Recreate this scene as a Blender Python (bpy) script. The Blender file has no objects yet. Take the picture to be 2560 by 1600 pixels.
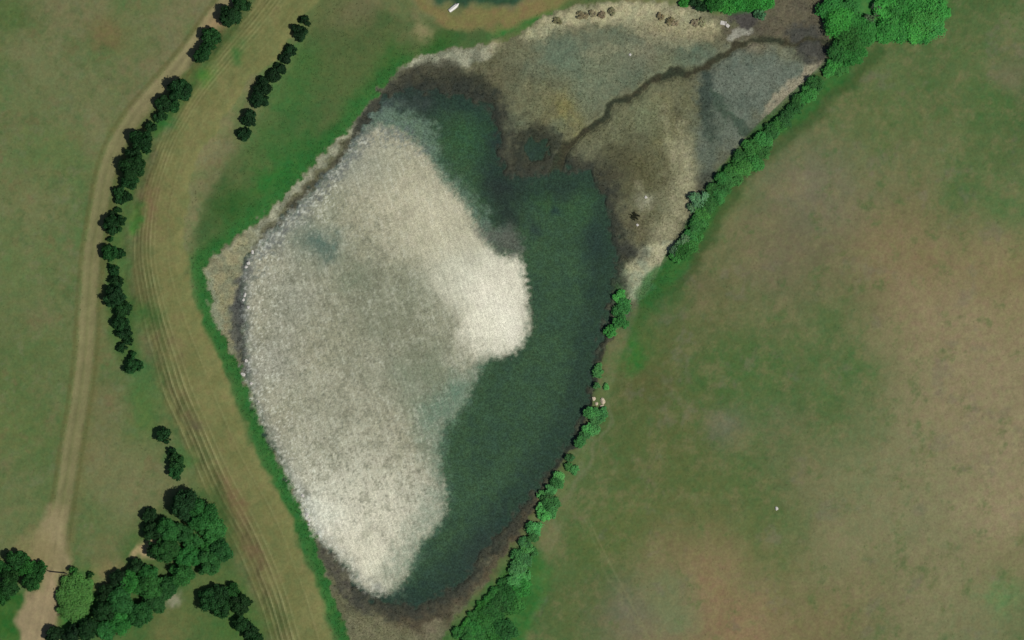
import bpy, math, random
import numpy as np

# ------------------------------------------------------------------ camera, sky, sun, exposure
SC = bpy.context.scene
COL = SC.collection
W_M, H_M = 256.0, 160.0                      # ground covered by the photograph, metres

cam_d = bpy.data.cameras.new("camera")
cam = bpy.data.objects.new("camera", cam_d)
COL.objects.link(cam)
CAM_H = 1500.0
cam.location = (0, 0, CAM_H)
cam.rotation_euler = (0, 0, 0)
cam_d.sensor_width = 36.0
cam_d.lens = 36.0 * CAM_H / W_M
cam_d.clip_start = 10.0
cam_d.clip_end = 6000.0
SC.camera = cam

SUN_EL, SUN_AZ = 57.0, 114.0                 # azimuth clockwise from +Y (photo up)
world = bpy.data.worlds.new("World")
SC.world = world
world.use_nodes = True
wn = world.node_tree.nodes
sky = wn.new("ShaderNodeTexSky")
sky.sky_type = 'NISHITA'
sky.sun_disc = False
sky.sun_elevation = math.radians(SUN_EL)
sky.sun_rotation = math.radians(SUN_AZ)
world.node_tree.links.new(sky.outputs[0], wn["Background"].inputs[0])
wn["Background"].inputs[1].default_value = 0.05

sun_d = bpy.data.lights.new("sun", 'SUN')
sun_d.energy = 3.4
sun_d.angle = math.radians(0.5)
sun_d.color = (1.0, 0.955, 0.89)
sun = bpy.data.objects.new("sun", sun_d)
COL.objects.link(sun)
sun.rotation_euler = (math.radians(90 - SUN_EL), 0, math.radians(180 - SUN_AZ))
sun.location = (60, -30, 120)

SC.view_settings.view_transform = 'Standard'
SC.view_settings.look = 'None'
SC.view_settings.gamma = 1.0
SC.view_settings.exposure = 0.0
SC.view_settings.use_curve_mapping = False
SC.render.engine = 'CYCLES'
SC.cycles.max_bounces = 4
SC.cycles.diffuse_bounces = 2
SC.cycles.transparent_max_bounces = 4

GAIN = 1.10        # picture value of a flat white surface under this light

# ------------------------------------------------------------------ helpers: coordinates, colour, noise
KF = W_M / 2419.0
def F(u, v):                                  # map reading 1
    return ((u - 1209.5) * KF, (756.0 - v) * KF)
def T(c, r, u, v):                            # map reading 2: sheet column, row
    x = 640 * c + u * 0.26457
    y = 400 * r + v * 0.26457
    return ((x - 1280) * 0.1, (800 - y) * 0.1)
TR = 0.026457                                 # metres per unit of reading 2

def lin(c):
    c = np.asarray(c, float) / 255.0
    return np.where(c <= 0.04045, c / 12.92, ((c + 0.055) / 1.055) ** 2.4)
def alb(*c):
    return lin(c) / GAIN

def _hash(ix, iy, seed):
    h = (ix.astype(np.int64) * 374761393 + iy.astype(np.int64) * 668265263 + seed * 2246822519) & 0xFFFFFFFF
    h = ((h ^ (h >> 13)) * 1274126177) & 0xFFFFFFFF
    h = ((h ^ (h >> 16)) * 2654435761) & 0xFFFFFFFF
    return ((h >> 8) & 0xFFFF) / 65535.0
def vnoise(x, y, seed):
    ix, iy = np.floor(x), np.floor(y)
    fx, fy = x - ix, y - iy
    fx = fx * fx * fx * (fx * (fx * 6 - 15) + 10)
    fy = fy * fy * fy * (fy * (fy * 6 - 15) + 10)
    a = _hash(ix, iy, seed); b = _hash(ix + 1, iy, seed)
    c = _hash(ix, iy + 1, seed); d = _hash(ix + 1, iy + 1, seed)
    return (a * (1 - fx) + b * fx) * (1 - fy) + (c * (1 - fx) + d * fx) * fy
def fbm(x, y, scale, octv=4, seed=0, gain=0.55):  # about -1..1
    s = np.zeros_like(x); amp = 1.0; tot = 0.0
    ca, sa = math.cos(0.6), math.sin(0.6)
    px, py = x / scale, y / scale
    for k in range(octv):
        s += amp * (vnoise(px, py, seed * 17 + k) * 2 - 1)
        tot += amp * 0.62
        amp *= gain
        px, py = (px * ca - py * sa) * 2.03 + 11.3, (px * sa + py * ca) * 2.03 + 5.7
    return s / tot
def sstep(a, b, x):
    t = np.clip((x - a) / (b - a), 0, 1)
    return t * t * (3 - 2 * t)

# ------------------------------------------------------------------ the terrain grid
STEP = 0.3
GX0, GX1, GY0, GY1 = -136.0, 136.0, -88.0, 88.0
xs = np.arange(GX0, GX1 + 0.01, STEP)
ys = np.arange(GY0, GY1 + 0.01, STEP)
NX, NY = len(xs), len(ys)
X, Y = np.meshgrid(xs, ys)                    # [NY, NX]

WX = X + 1.2 * fbm(X, Y, 5.0, 3, 91)          # the same map with natural wobble
WY = Y + 1.2 * fbm(X, Y, 5.0, 3, 92)
FX = X + 0.9 * fbm(X, Y, 1.6, 3, 93)          # finer, stronger ragged wobble
FY = Y + 0.9 * fbm(X, Y, 1.6, 3, 94)

def smooth_poly(pts, closed, n=6):
    p = np.array(pts, float)
    N = len(p)
    out = []
    rng = range(N) if closed else range(N - 1)
    for i in rng:
        if closed:
            p0, p1, p2, p3 = p[i - 1], p[i], p[(i + 1) % N], p[(i + 2) % N]
        else:
            p0, p1, p2, p3 = p[max(i - 1, 0)], p[i], p[i + 1], p[min(i + 2, N - 1)]
        for k in range(n):
            t = k / n
            out.append(0.5 * ((2 * p1) + (-p0 + p2) * t + (2 * p0 - 5 * p1 + 4 * p2 - p3) * t * t + (-p0 + 3 * p1 - 3 * p2 + p3) * t ** 3))
    if not closed:
        out.append(p[-1])
    return np.array(out)

def seg_dist(px, py, P, closed):
    """distance, parameter along, signed side"""
    best = np.full(px.shape, 1e9); par = np.zeros(px.shape); side = np.zeros(px.shape)
    M = len(P); acc = 0.0
    for i in range(M if closed else M - 1):
        a = P[i]; b = P[(i + 1) % M]
        d = b - a; L2 = d @ d
        if L2 < 1e-9:
            continue
        L = math.sqrt(L2)
        t = np.clip(((px - a[0]) * d[0] + (py - a[1]) * d[1]) / L2, 0, 1)
        qx = px - (a[0] + t * d[0]); qy = py - (a[1] + t * d[1])
        dd = qx * qx + qy * qy
        m = dd < best
        best[m] = dd[m]
        par[m] = acc + (t * L)[m]
        side[m] = ((px - a[0]) * d[1] - (py - a[1]) * d[0])[m]
        acc += L
    return np.sqrt(best), par / max(acc, 1e-6), np.sign(side)

def inside(px, py, P):
    r = np.zeros(px.shape, bool)
    M = len(P)
    for i in range(M):
        x1, y1 = P[i]; x2, y2 = P[(i + 1) % M]
        if y1 == y2:
            continue
        c = ((y1 > py) != (y2 > py)) & (px < (x2 - x1) * (py - y1) / (y2 - y1) + x1)
        r ^= c
    return r

def crop(P, pad):
    x0, y0 = P.min(0) - pad; x1, y1 = P.max(0) + pad
    i0 = max(0, int((x0 - GX0) / STEP)); i1 = min(NX, int((x1 - GX0) / STEP) + 2)
    j0 = max(0, int((y0 - GY0) / STEP)); j1 = min(NY, int((y1 - GY0) / STEP) + 2)
    return slice(j0, max(j1, j0)), slice(i0, max(i1, i0))

def poly_mask(fpts, soft=0.8, wob='W', nse=0.0, nscale=1.5, seed=1, smooth=True, world=False):
    """soft mask of a closed outline; returns full-grid array"""
    pts = fpts if world else [F(*p) for p in fpts]
    P = smooth_poly(pts, True, 3) if smooth else np.array(pts)
    out = np.zeros_like(X)
    s = crop(P, soft * 2 + 3)
    px, py = {'W': (WX, WY), 'F': (FX, FY), 'N': (X, Y)}[wob]
    px, py = px[s], py[s]
    if px.size == 0:
        return out
    d, _, _ = seg_dist(px, py, P, True)
    d = np.where(inside(px, py, P), d, -d)
    if nse:
        d = d + nse * fbm(X[s], Y[s], nscale, 3, seed)
    out[s] = sstep(-soft, soft, d)
    return out

def line_mask(fpts, half, soft=0.5, wob='W', taper=None, nse=0.0, nscale=1.5, seed=1, off=0.0):
    P = smooth_poly([F(*p) for p in fpts], False, 4)
    out = np.zeros_like(X)
    hm = max(half) if isinstance(half, (list, tuple)) else half
    s = crop(P, hm + soft * 2 + 3 + abs(off))
    px, py = {'W': (WX, WY), 'F': (FX, FY), 'N': (X, Y)}[wob]
    d, t, sd = seg_dist(px[s], py[s], P, False)
    if off:
        d = np.abs(d * sd - off)
    h = np.interp(t, np.linspace(0, 1, len(half)), half) if isinstance(half, (list, tuple)) else half
    if nse:
        d = d + nse * fbm(X[s], Y[s], nscale, 3, seed)
    out[s] = sstep(soft, -soft, d - h)
    return out

def blob(u, v, r, sq=1.0, ang=0.0, wob=4.0, seed=3):
    cx, cy = F(u, v); r = r * KF
    x, y = BX - cx, BY - cy
    ca, sa = math.cos(math.radians(ang)), math.sin(math.radians(ang))
    a, b = x * ca + y * sa, (-x * sa + y * ca) / sq
    return np.exp(-((a * a + b * b) / (r * r)) ** 1.1)
BX = X + 3.0 * fbm(X, Y, 11.0, 5, 95, 0.7)
BY = Y + 3.0 * fbm(X, Y, 11.0, 5, 96, 0.7)

C = np.zeros((NY, NX, 3))
def lay(m, col, var=0.0, vs=2.0, seed=5, col2=None, s2=6.0):
    """blend a colour (0-255, as it looks in daylight) into the tint map"""
    global C
    c = alb(*col)[None, None, :] * np.ones((NY, NX, 1))
    if col2 is not None:
        n = sstep(-0.55, 0.55, fbm(X, Y, s2, 4, seed + 40, 0.65))[..., None]
        c = c * (1 - n) + alb(*col2)[None, None, :] * n
    if var:
        c = c * (1 + var * fbm(X, Y, vs, 3, seed)[..., None])
    C = C * (1 - m[..., None]) + c * m[..., None]

# ------------------------------------------------------------------ outlines on the ground
POND = [(487,650),(492,615),(570,556),(652,482),(742,386),(810,316),(860,256),(908,206),(962,150),(1010,124),(1100,110),
        (1200,95),(1250,62),(1290,40),(1350,18),(1450,4),(1560,6),(1640,18),(1700,36),(1750,30),(1800,-10),(1850,-60),(1960,-60),
        (1955,60),(1958,120),(1935,165),(1870,225),(1800,292),(1740,352),(1690,422),(1645,500),(1612,560),(1572,612),
        (1545,680),(1505,722),(1472,762),(1440,800),(1418,860),(1398,940),(1382,1000),(1352,1060),(1312,1122),
        (1272,1182),(1240,1242),(1202,1302),(1152,1372),(1100,1432),(1050,1500),(1020,1560),(850,1560),
        (828,1512),(790,1420),(752,1300),(728,1240),(690,1160),(640,1050),(600,960),(572,884),(548,830),(524,790),(500,720)]
WATER = [(578,640),(585,605),(648,550),(710,482),(780,407),(838,342),(876,282),(905,232),(970,215),(1080,228),(1150,250),
         (1172,300),(1176,360),(1190,410),(1235,425),(1290,415),(1330,405),(1385,412),(1420,455),
         (1440,520),(1450,590),(1448,640),(1438,700),(1425,760),(1408,830),(1395,900),(1380,955),(1362,1010),
         (1325,1075),(1265,1155),(1203,1228),(1142,1305),(1090,1375),(1020,1418),(960,1430),(900,1420),(858,1400),
         (822,1345),(775,1300),(738,1250),(722,1205),(690,1145),(655,1070),(632,1030),(598,945),(578,870),(572,780),(570,700)]
GLINT = [(580,640),(604,592),(668,527),(728,468),(778,418),(828,362),(854,322),(900,300),(950,315),(1000,355),(1040,420),  # outline of the sun glint painted on the pond
        (1085,470),(1125,530),(1160,585),(1185,608),(1222,605),(1236,650),(1245,720),(1251,765),(1238,805),(1205,832),(1140,852),
        (1118,900),(1080,965),(1042,1010),(1032,1080),(1042,1135),(1050,1180),(1035,1235),(992,1280),(968,1335),(938,1385),
        (890,1402),(855,1385),(822,1335),(780,1292),(742,1252),(725,1208),(692,1140),(660,1070),(638,1030),(602,945),(582,865),
        (580,760),(577,690)]
STREAM = [(1960,96),(1880,98),(1800,97),(1740,112),(1700,140),(1660,168),(1620,178),(1580,180),(1530,200),(1470,236),(1420,275),
          (1380,312),(1345,338),(1325,372),(1310,410),(1300,450)]
TRACK = [(560,-40),(530,15),(505,48),(480,85),(430,150),(372,215),(315,282),(275,345),(252,410),(238,480),(226,550),(217,610),(211,680),(207,750),
         (202,830),(194,900),(182,980),(170,1050),(158,1130),(145,1210),(136,1270),(128,1330),(115,1390),(100,1450),(88,1520),(80,1580)]
ROAD = [(720,-50),(680,0),(618,80),(554,152),(488,240),(432,328),(396,420),(378,520),(376,620),(392,720),(424,820),(464,920),
        (508,1020),(552,1120),(612,1230),(658,1340),(702,1450),(735,1560)]
HEDGE = [(570,-20),(545,25),(500,105),(430,205),(385,265),(335,330),(315,390),(290,455),(272,530),(268,600),(275,690),(290,790),(318,860)]

m_pond = poly_mask(POND, 0.5, 'F', 0.25)
m_water = poly_mask(WATER, 1.7, 'F', 1.1, 1.6, 7)
m_stream = line_mask(STREAM, [0.6, 0.6, 0.7, 0.95, 0.8, 1.0, 1.4], 1.1, 'W', nse=0.35, nscale=2.0)
m_glint = poly_mask(GLINT, 1.6, 'N', 0.8, 0.9, 8)
dP, _, _ = seg_dist(X, Y, smooth_poly([F(*p) for p in POND], True, 2), True)
PI_ = inside(X, Y, smooth_poly([F(*p) for p in POND], True, 2))
sdP = np.where(PI_, dP, -dP)                   # + inside the basin
P_road = smooth_poly([F(*p) for p in ROAD], False, 3)
d_road, t_road, s_road = seg_dist(WX, WY, P_road, False)
d_rr, t_rr, s_rr = seg_dist(X, Y, P_road, False)
d_hedge, t_h, s_h = seg_dist(X, Y, smooth_poly([F(*p) for p in HEDGE], False, 3), False)

# ------------------------------------------------------------------ tint of the ground
n1 = fbm(X, Y, 26, 5, 1, 0.6); n2 = fbm(X, Y, 7, 5, 2, 0.7); n3 = fbm(X, Y, 1.8, 4, 3, 0.7)
lay(np.ones_like(X), (102, 110, 70))
lay(sstep(-0.2, 0.9, n1 + 0.5 * n2), (118, 112, 80))
lay(0.8 * sstep(0.05, 0.9, -n1 + 0.6 * n2), (84, 104, 60))
lay(0.6 * sstep(0.25, 1.0, fbm(X, Y, 9, 5, 6, 0.65)), (122, 110, 82))
lay(0.6 * sstep(0.3, 1.0, fbm(X, Y, 10, 5, 7, 0.65)), (76, 108, 62))
for b in [(40,40,70,(68,98,48)),(220,110,45,(72,106,58)),(245,75,40,(116,98,66)),(150,350,90,(96,112,66)),(20,620,80,(94,112,66)),
          (90,500,90,(112,114,76)),(60,850,90,(86,104,60)),(50,1000,80,(96,110,64)),(120,180,100,(112,114,78)),(230,1080,60,(120,112,78)),(260,950,70,(118,110,78)),
          (300,1150,90,(118,116,80)),(240,1300,60,(110,108,72))]:
    lay(0.75 * blob(*b[:3]), b[3])

lay(0.5 * sstep(0.1, 0.9, fbm(X, Y, 3.4, 5, 24, 0.75)), (114, 114, 84)); lay(0.45 * sstep(0.15, 0.9, fbm(X, Y, 3.0, 5, 25, 0.75)), (78, 96, 56))
lay(0.35 * sstep(0.4, 1.0, fbm(X, Y, 5, 4, 26, 0.7)), (116, 98, 70))
# right-hand pasture
m_right = sstep(-1, 1, (X - np.interp(Y, [-90, -60, -20, 20, 50, 70, 90], [-4, 10, 24, 38, 62, 84, 96])))
lay(m_right, (82, 99, 58), col2=(74, 95, 54), s2=14)
for u, v, r, c, a in [
    (2200,690,230,(132,116,86),.9),(2360,850,240,(140,125,97),.95),(2320,1060,240,(140,126,98),.9),(2420,640,150,(128,114,80),.8),
    (2120,560,150,(122,106,76),.9),(1930,450,130,(114,106,88),.85),(1850,610,110,(110,98,80),.8),(1960,700,120,(108,102,74),.7),
    (2260,430,90,(76,100,58),.8),(2390,480,80,(72,104,58),.8),(2080,400,90,(108,108,76),.7),
    (2010,860,110,(66,98,52),.85),(1960,760,80,(76,100,56),.6),(1880,1090,190,(72,96,52),.7),(1720,880,110,(66,98,50),.7),(1780,960,90,(66,98,50),.6),
    (1560,1040,140,(88,94,54),.7),(1500,880,80,(84,84,50),.7),(1620,1180,120,(88,98,56),.6),(1560,830,90,(94,94,58),.6),(1680,720,110,(96,94,62),.6),
    (1650,1370,120,(136,112,82),.95),(1760,1480,150,(134,108,80),.95),(1560,1500,110,(132,108,82),.9),(1600,1310,70,(120,108,76),.7),
    (1480,1440,80,(106,102,86),.7),(1350,1440,70,(92,98,58),.5),(1590,1450,60,(106,118,84),.7),(1570,1390,60,(104,114,78),.6),
    (2010,1320,120,(118,116,84),.75),(2100,1200,190,(118,119,86),.8),(2250,1400,240,(124,119,88),.8),(2370,1410,45,(82,126,74),.9),
    (2390,1210,120,(146,130,102),.9),(2380,1330,90,(118,112,78),.6),(1960,1470,110,(122,106,76),.8),(2070,1400,110,(112,108,74),.6),(1830,1360,90,(106,108,70),.6),
    (2390,180,50,(116,106,84),.8),(2290,180,90,(92,106,66),.6),(2220,330,60,(100,106,70),.5),(2100,170,80,(96,108,68),.6),(2070,300,90,(88,102,60),.6),
    (2290,60,60,(84,100,60),.6),(2400,60,60,(104,112,74),.7),(2330,260,60,(70,100,54),.7),(1720,1010,45,(106,106,86),.6),(1690,1000,30,(112,106,92),.5),
    (1830,1010,70,(108,104,78),.5),(1900,1140,70,(116,108,80),.6),(1700,480,60,(86,102,56),.6),(1770,560,80,(112,104,76),.6),(1650,660,60,(104,94,70),.5),
    (1420,1300,80,(86,98,52),.5),(1480,1230,80,(92,100,56),.5),(1800,1240,110,(92,102,60),.6)]:
    lay(a * blob(u, v, r) * np.clip(m_right, 0, 1), c)
tex = m_right * 0.5 * sstep(-0.3, 1.0, fbm(X, Y, 4.0, 6, 21, 0.8))
lay(m_right * 0.55 * np.clip(blob(2200,760,330) + 0.8 * blob(2000,1380,300) + 0.6 * blob(1880,560,170), 0, 1) * sstep(-0.7, 0.6, n1 + 0.6 * n2), (138, 122, 94))
lay(tex, (124, 113, 82))
lay(m_right * 0.5 * sstep(0.15, 1.0, fbm(X, Y, 4.2, 5, 22, 0.75)), (70, 98, 52))
lay(m_right * 0.35 * sstep(0.35, 1.0, fbm(X, Y, 6, 4, 23, 0.7)), (112, 104, 90))
for pts in ([(1385,1215),(1430,1310),(1475,1395),(1515,1470),(1545,1530)],):
    lay(0.4 * line_mask(pts, 0.12, 0.35, 'N'), (138, 132, 96))
    lay(0.3 * line_mask(pts, 0.12, 0.4, 'W', off=1.4), (134, 128, 92))
lay(0.5 * line_mask([(1440,950),(1432,1010),(1400,1080),(1370,1130),(1330,1185)], 0.45, 0.5), (112, 112, 84))

# green ground round the pond: left bank, top, bottom
m_bank = poly_mask([(1420,-60),(1330,-5),(1250,40),(1200,60),(1100,70),(1010,60),(900,20),(800,-60),(770,-60),(720,60),(690,160),(620,280),(560,360),
                    (510,440),(470,520),(452,600),(455,680),(480,780),(520,880),(570,1000),(630,1120),(690,1260),(740,1380),(790,1512),(815,1570),
                    (1000,1570),(900,1400),(720,1100),(600,850),(560,700),(700,480),(900,250),(1100,160),(1300,80),(1450,10)], 2.0, 'W')
m_bank *= (1 - 0.0 * m_pond)
lay(m_bank, (72, 94, 54), col2=(90, 100, 61), s2=7)
wside = (X < F(1000, 0)[0]).astype(float)
d_out = -sdP
m_rim = sstep(6.5, 1.5, d_out + 1.2 * n2) * (sdP < 1) * sstep(F(1120, 0)[0], F(1000, 0)[0], X)
lay(0.9 * m_rim, (40, 96, 42), col2=(50, 104, 48), s2=5)
lay(0.8 * blob(640,410,60,0.5,45), (36, 108, 42)); lay(0.7 * blob(560,480,70,0.6,50), (38, 92, 36)); lay(0.8 * blob(700,330,60,0.4,45), (50, 96, 44))
lay(0.7 * blob(520,470,50), (46, 84, 38)); lay(0.8 * blob(1190,70,45,0.4,20), (34, 118, 48)); lay(0.7 * blob(1290,38,60,0.3,28), (40, 112, 44))
lay(0.6 * blob(1000,110,90,0.35,35), (44, 84, 32))
lay(0.6 * blob(900,150,60,0.5,45), (62, 100, 46)); lay(0.6 * blob(780,180,70), (86, 102, 58)); lay(0.5 * blob(820,60,80), (94, 100, 62))
lay(0.85 * blob(985,70,22), (150, 136, 100)); lay(0.6 * blob(960,95,35), (106, 108, 72)); lay(0.7 * blob(850,15,60,0.6,30), (112, 104, 76))
lay(0.6 * blob(690,230,50), (54, 108, 50)); lay(0.6 * blob(650,330,60), (52, 104, 48)); lay(0.6 * blob(720,150,50), (66, 106, 52))

# top loop track beside the dark grass
lay(line_mask([(960,-40),(1000,0),(1030,28),(1065,42),(1120,46),(1200,40),(1290,14),(1360,-25)], [1.0,1.8,2.3,2.4,2.4,2.0,1.6], 1.2), (122, 114, 72), col2=(128, 112, 74), s2=5)
m_dark = poly_mask([(1010,-60),(1035,-8),(1060,8),(1090,22),(1120,14),(1180,10),(1260,-10),(1300,-60)], 1.0)
lay(m_dark, (54, 84, 60), col2=(44, 72, 52), s2=3)

# mown road on the embankment
half_l = np.interp(t_road, [0, .12, .3, .45, .6, .75, 1], [6.0, 5.6, 5.0, 6.2, 8.6, 8.6, 8.2])
half_r = np.interp(t_road, [0, .12, .3, .45, .6, .75, 1], [6.4, 6.0, 5.4, 6.6, 7.6, 7.0, 6.6])
r_ex = np.where(s_road > 0, d_road / half_l, d_road / half_r)
m_road = sstep(1.1, 0.88, r_ex + 0.10 * n2)
lay(m_road, (112, 112, 70), col2=(122, 118, 76), s2=5)
lay(0.75 * sstep(0, 1, t_road * 4 - 1) * sstep(2.6, 0.8, np.abs(d_road * s_road - 0.55 * half_l) + 0.8 * n2), (112, 100, 68), col2=(88, 96, 56), s2=8)
RUT = {.92:0.6, .74:0.5, .60:0.8, .42:0.55, .27:0.75, .10:0.35, -.45:0.25}
rutn = 0.65 + 0.5 * sstep(-0.4, 0.4, fbm(X, Y, 5, 3, 31))
low = sstep(0.25, 0.6, t_road)
for o, a in RUT.items():
    dd = np.abs(d_rr * s_rr - o * half_l - 0.5 * fbm(X, Y, 22, 2, 33))
    lay(a * 0.75 * rutn * (0.45 + 0.55 * low) * sstep(0.32, 0.05, dd), (158, 152, 108))
    dd2 = np.abs(d_rr * s_rr - o * half_l - 0.45 - 0.5 * fbm(X, Y, 22, 2, 33))
    lay(a * 0.7 * rutn * (0.45 + 0.55 * low) * sstep(0.36, 0.05, dd2), (76, 78, 46))
lay(0.8 * blob(545,1180,50,0.4,-65), (120, 98, 70)); lay(0.75 * blob(595,1290,60,0.4,-65), (118, 98, 70)); lay(0.6 * blob(350,480,30,2.0,0), (124, 98, 72))
lay(0.75 * blob(465,1000,22,0.7,-60), (92, 84, 64)); lay(0.5 * blob(335,650,26,2.0), (110, 104, 68)); lay(0.55 * blob(420,830,30,0.5,-60), (116, 102, 72))

# hedge foot, lush grass
m_h = sstep(4.6, 1.6, d_hedge + 0.8 * n2) 
lay(0.75 * m_h, (62, 96, 46), col2=(74, 104, 52), s2=4)
for u, v, r, c in [(480,180,26,(72,122,50)),(440,165,24,(78,114,54)),(395,300,26,(46,108,48)),(318,520,18,(70,124,50)),(320,490,22,(74,116,52)),(300,620,22,(82,112,62)),
                   (330,740,40,(58,98,46)),(345,880,36,(70,104,60)),(345,930,45,(74,108,58)),(350,990,50,(80,108,56)),(425,1100,26,(70,108,56)),(560,130,26,(58,104,50))]:
    lay(0.8 * blob(u, v, r), c)

# bottom-left wood floor
lay(0.9 * poly_mask([(-80,1370),(60,1400),(50,1460),(40,1570),(-80,1570)], 2.0), (40, 92, 34), col2=(58, 98, 42), s2=4)
lay(0.9 * poly_mask([(135,1365),(150,1345),(225,1350),(240,1400),(230,1450),(200,1490),(140,1500),(130,1420)], 1.5), (74, 112, 52), col2=(56, 104, 46), s2=3)
lay(0.8 * poly_mask([(340,1220),(520,1160),(560,1290),(560,1390),(640,1530),(500,1570),(100,1570),(230,1470)], 3.0), (76, 98, 52), col2=(62, 94, 46), s2=5)
lay(0.8 * blob(405,1480,60,0.8,40), (108, 106, 66)); lay(0.7 * blob(560,1480,60), (74, 104, 50)); lay(0.7 * blob(500,1400,40), (92, 104, 60)); lay(0.7 * blob(440,1440,40), (88, 104, 58))
lay(0.7 * blob(560,1410,30,2.0,20), (76, 104, 52))

# dirt track
trk = line_mask(TRACK, [1.7,1.9,1.6,1.3,1.5,1.6,1.6,1.6,1.5,1.8,2.2,2.6], 0.9, 'N', nse=0.35, nscale=3.0)
Ptr = smooth_poly([F(*p) for p in TRACK], False, 4)
dT, tT, sT = seg_dist(X, Y, Ptr, False)
worn = np.interp(tT, [0, .1, .22, .4, .55, .7, .8, .9, 1], [1, 1, .75, .55, .62, .55, .5, .9, 1])
lay(0.45 * sstep(4.6, 2.6, np.abs(dT * sT + 0.8) + 0.7 * n2), (112, 106, 68))
lay(trk * worn, (142, 130, 96), col2=(130, 120, 88), s2=4)
lay(0.5 * sstep(0.7, 0.2, np.abs(dT * sT - 1.5)) * worn, (152, 140, 104)); lay(0.35 * sstep(0.8, 0.2, np.abs(dT * sT + 1.5)), (132, 122, 88))
lay(0.5 * sstep(0.7, 0.2, np.abs(np.abs(dT * sT) - 2.9)), (92, 92, 54))
lay(0.35 * sstep(0.6, 0.15, np.abs(dT * sT)) * sstep(.2, .35, tT), (106, 108, 68))
lay(0.95 * blob(512,48,26,1.0,0), (154, 128, 96)); lay(0.6 * blob(480,80,20,0.6,45), (150, 130, 98))
lay(0.9 * poly_mask([(60,1330),(85,1280),(105,1225),(125,1190),(150,1200),(155,1250),(160,1310),(165,1350),(140,1362),(118,1352),(95,1345)], 1.6), (150, 134, 102), col2=(138, 124, 92), s2=3)
lay(0.6 * poly_mask([(20,1310),(70,1250),(110,1260),(110,1345),(60,1330)], 2.5), (136, 122, 86))
lay(0.97 * poly_mask([(112,1352),(136,1358),(136,1400),(132,1440),(128,1480),(122,1570),(35,1570),(45,1500),(52,1440),(75,1400),(105,1390)], 1.0), (156, 136, 106), col2=(146, 128, 100), s2=3)
lay(0.9 * poly_mask([(372,1250),(378,1270),(368,1300),(345,1310),(310,1322),(330,1298),(352,1272)], 0.9), (176, 152, 114)); lay(0.9 * blob(360,1292,13), (214, 200, 168))
lay(0.75 * blob(255,1345,42,0.6,30), (132, 116, 80)); lay(0.6 * blob(255,1385,24,1.0,0), (128, 118, 82)); lay(0.8 * blob(400,1425,14,1.2), (146, 138, 118))

# ---- pond basin: mud, shore, marsh
lay(m_pond, (104, 99, 74), col2=(92, 88, 62), s2=4)
# pale rim along the upper left and top
lay(0.95 * line_mask([(522,612),(572,580),(632,517),(712,427),(782,357),(842,290),(884,220),(930,165),(985,140),(1060,140),(1130,130),(1160,115)], [1.6,1.3,1.0,1.0,1.0,1.2,1.5,2.0,2.2,1.2], 0.9, 'F', nse=0.5) * m_pond, (156, 149, 124), col2=(122, 119, 98), s2=3)
lay(0.8 * line_mask([(590,606),(650,540),(725,457),(795,388),(851,314),(892,248),(940,205),(1000,185),(1060,180)], [0.8,0.9,0.9,1.0,1.6,2.6,3.4,4.0], 0.9, 'F', nse=0.4) * m_pond, (54, 51, 40), col2=(68, 64, 48), s2=3)
lay(0.92 * poly_mask([(488,655),(494,622),(540,590),(575,560),(600,545),(590,590),(570,640),(560,700),(560,780),(568,830),(556,836),(528,780),(506,720)], 0.8, 'F') , (146, 134, 100), col2=(126, 122, 94), s2=2.5)
lay(0.6 * line_mask([(492,640),(500,700),(520,770)], 0.8, 0.7, 'F'), (138, 138, 112))
lay(0.8 * blob(562,735,16,2.5,-5), (84, 80, 72)); lay(0.6 * blob(1170,118,22,0.7), (168, 152, 118))
# top sand
lay(0.95 * poly_mask([(1235,85),(1280,55),(1340,30),(1440,10),(1560,10),(1640,28),(1690,50),(1700,72),(1650,85),(1580,100),(1520,75),(1450,60),(1380,62),(1310,80),(1260,105)], 1.6, 'F', 0.6), (172, 158, 122), col2=(152, 144, 112), s2=3)
lay(0.8 * poly_mask([(1500,60),(1600,60),(1700,75),(1640,110),(1560,130),(1500,110)], 2.2, 'F', 0.8), (144, 130, 98))
# delta grasses: grey-green upper lobe
lay(0.95 * poly_mask([(1180,140),(1240,110),(1330,80),(1450,62),(1540,90),(1640,105),(1690,110),(1690,140),(1600,165),(1520,190),(1440,240),(1380,295),(1330,325),(1250,320),(1200,300),(1190,240)], 2.5, 'F', 0.6), (104, 104, 80), col2=(94, 101, 80), s2=6)
for u, v, r, c, a in [(1190,190,55,(92,84,58),.7),(1320,160,55,(96,108,86),.6),(1430,140,50,(120,116,88),.6),(1520,120,45,(124,114,90),.6),(1250,250,55,(108,100,68),.6),(1330,250,45,(118,110,70),.6),
                      (1345,275,30,(128,116,66),.7),(1640,120,35,(92,106,86),.6),(1230,140,40,(106,102,74),.6),(1290,300,35,(110,98,64),.6),(1400,200,50,(110,114,88),.5),(1580,145,40,(112,112,82),.5)]:
    lay(a * blob(u, v, r) * m_pond, c)
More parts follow.
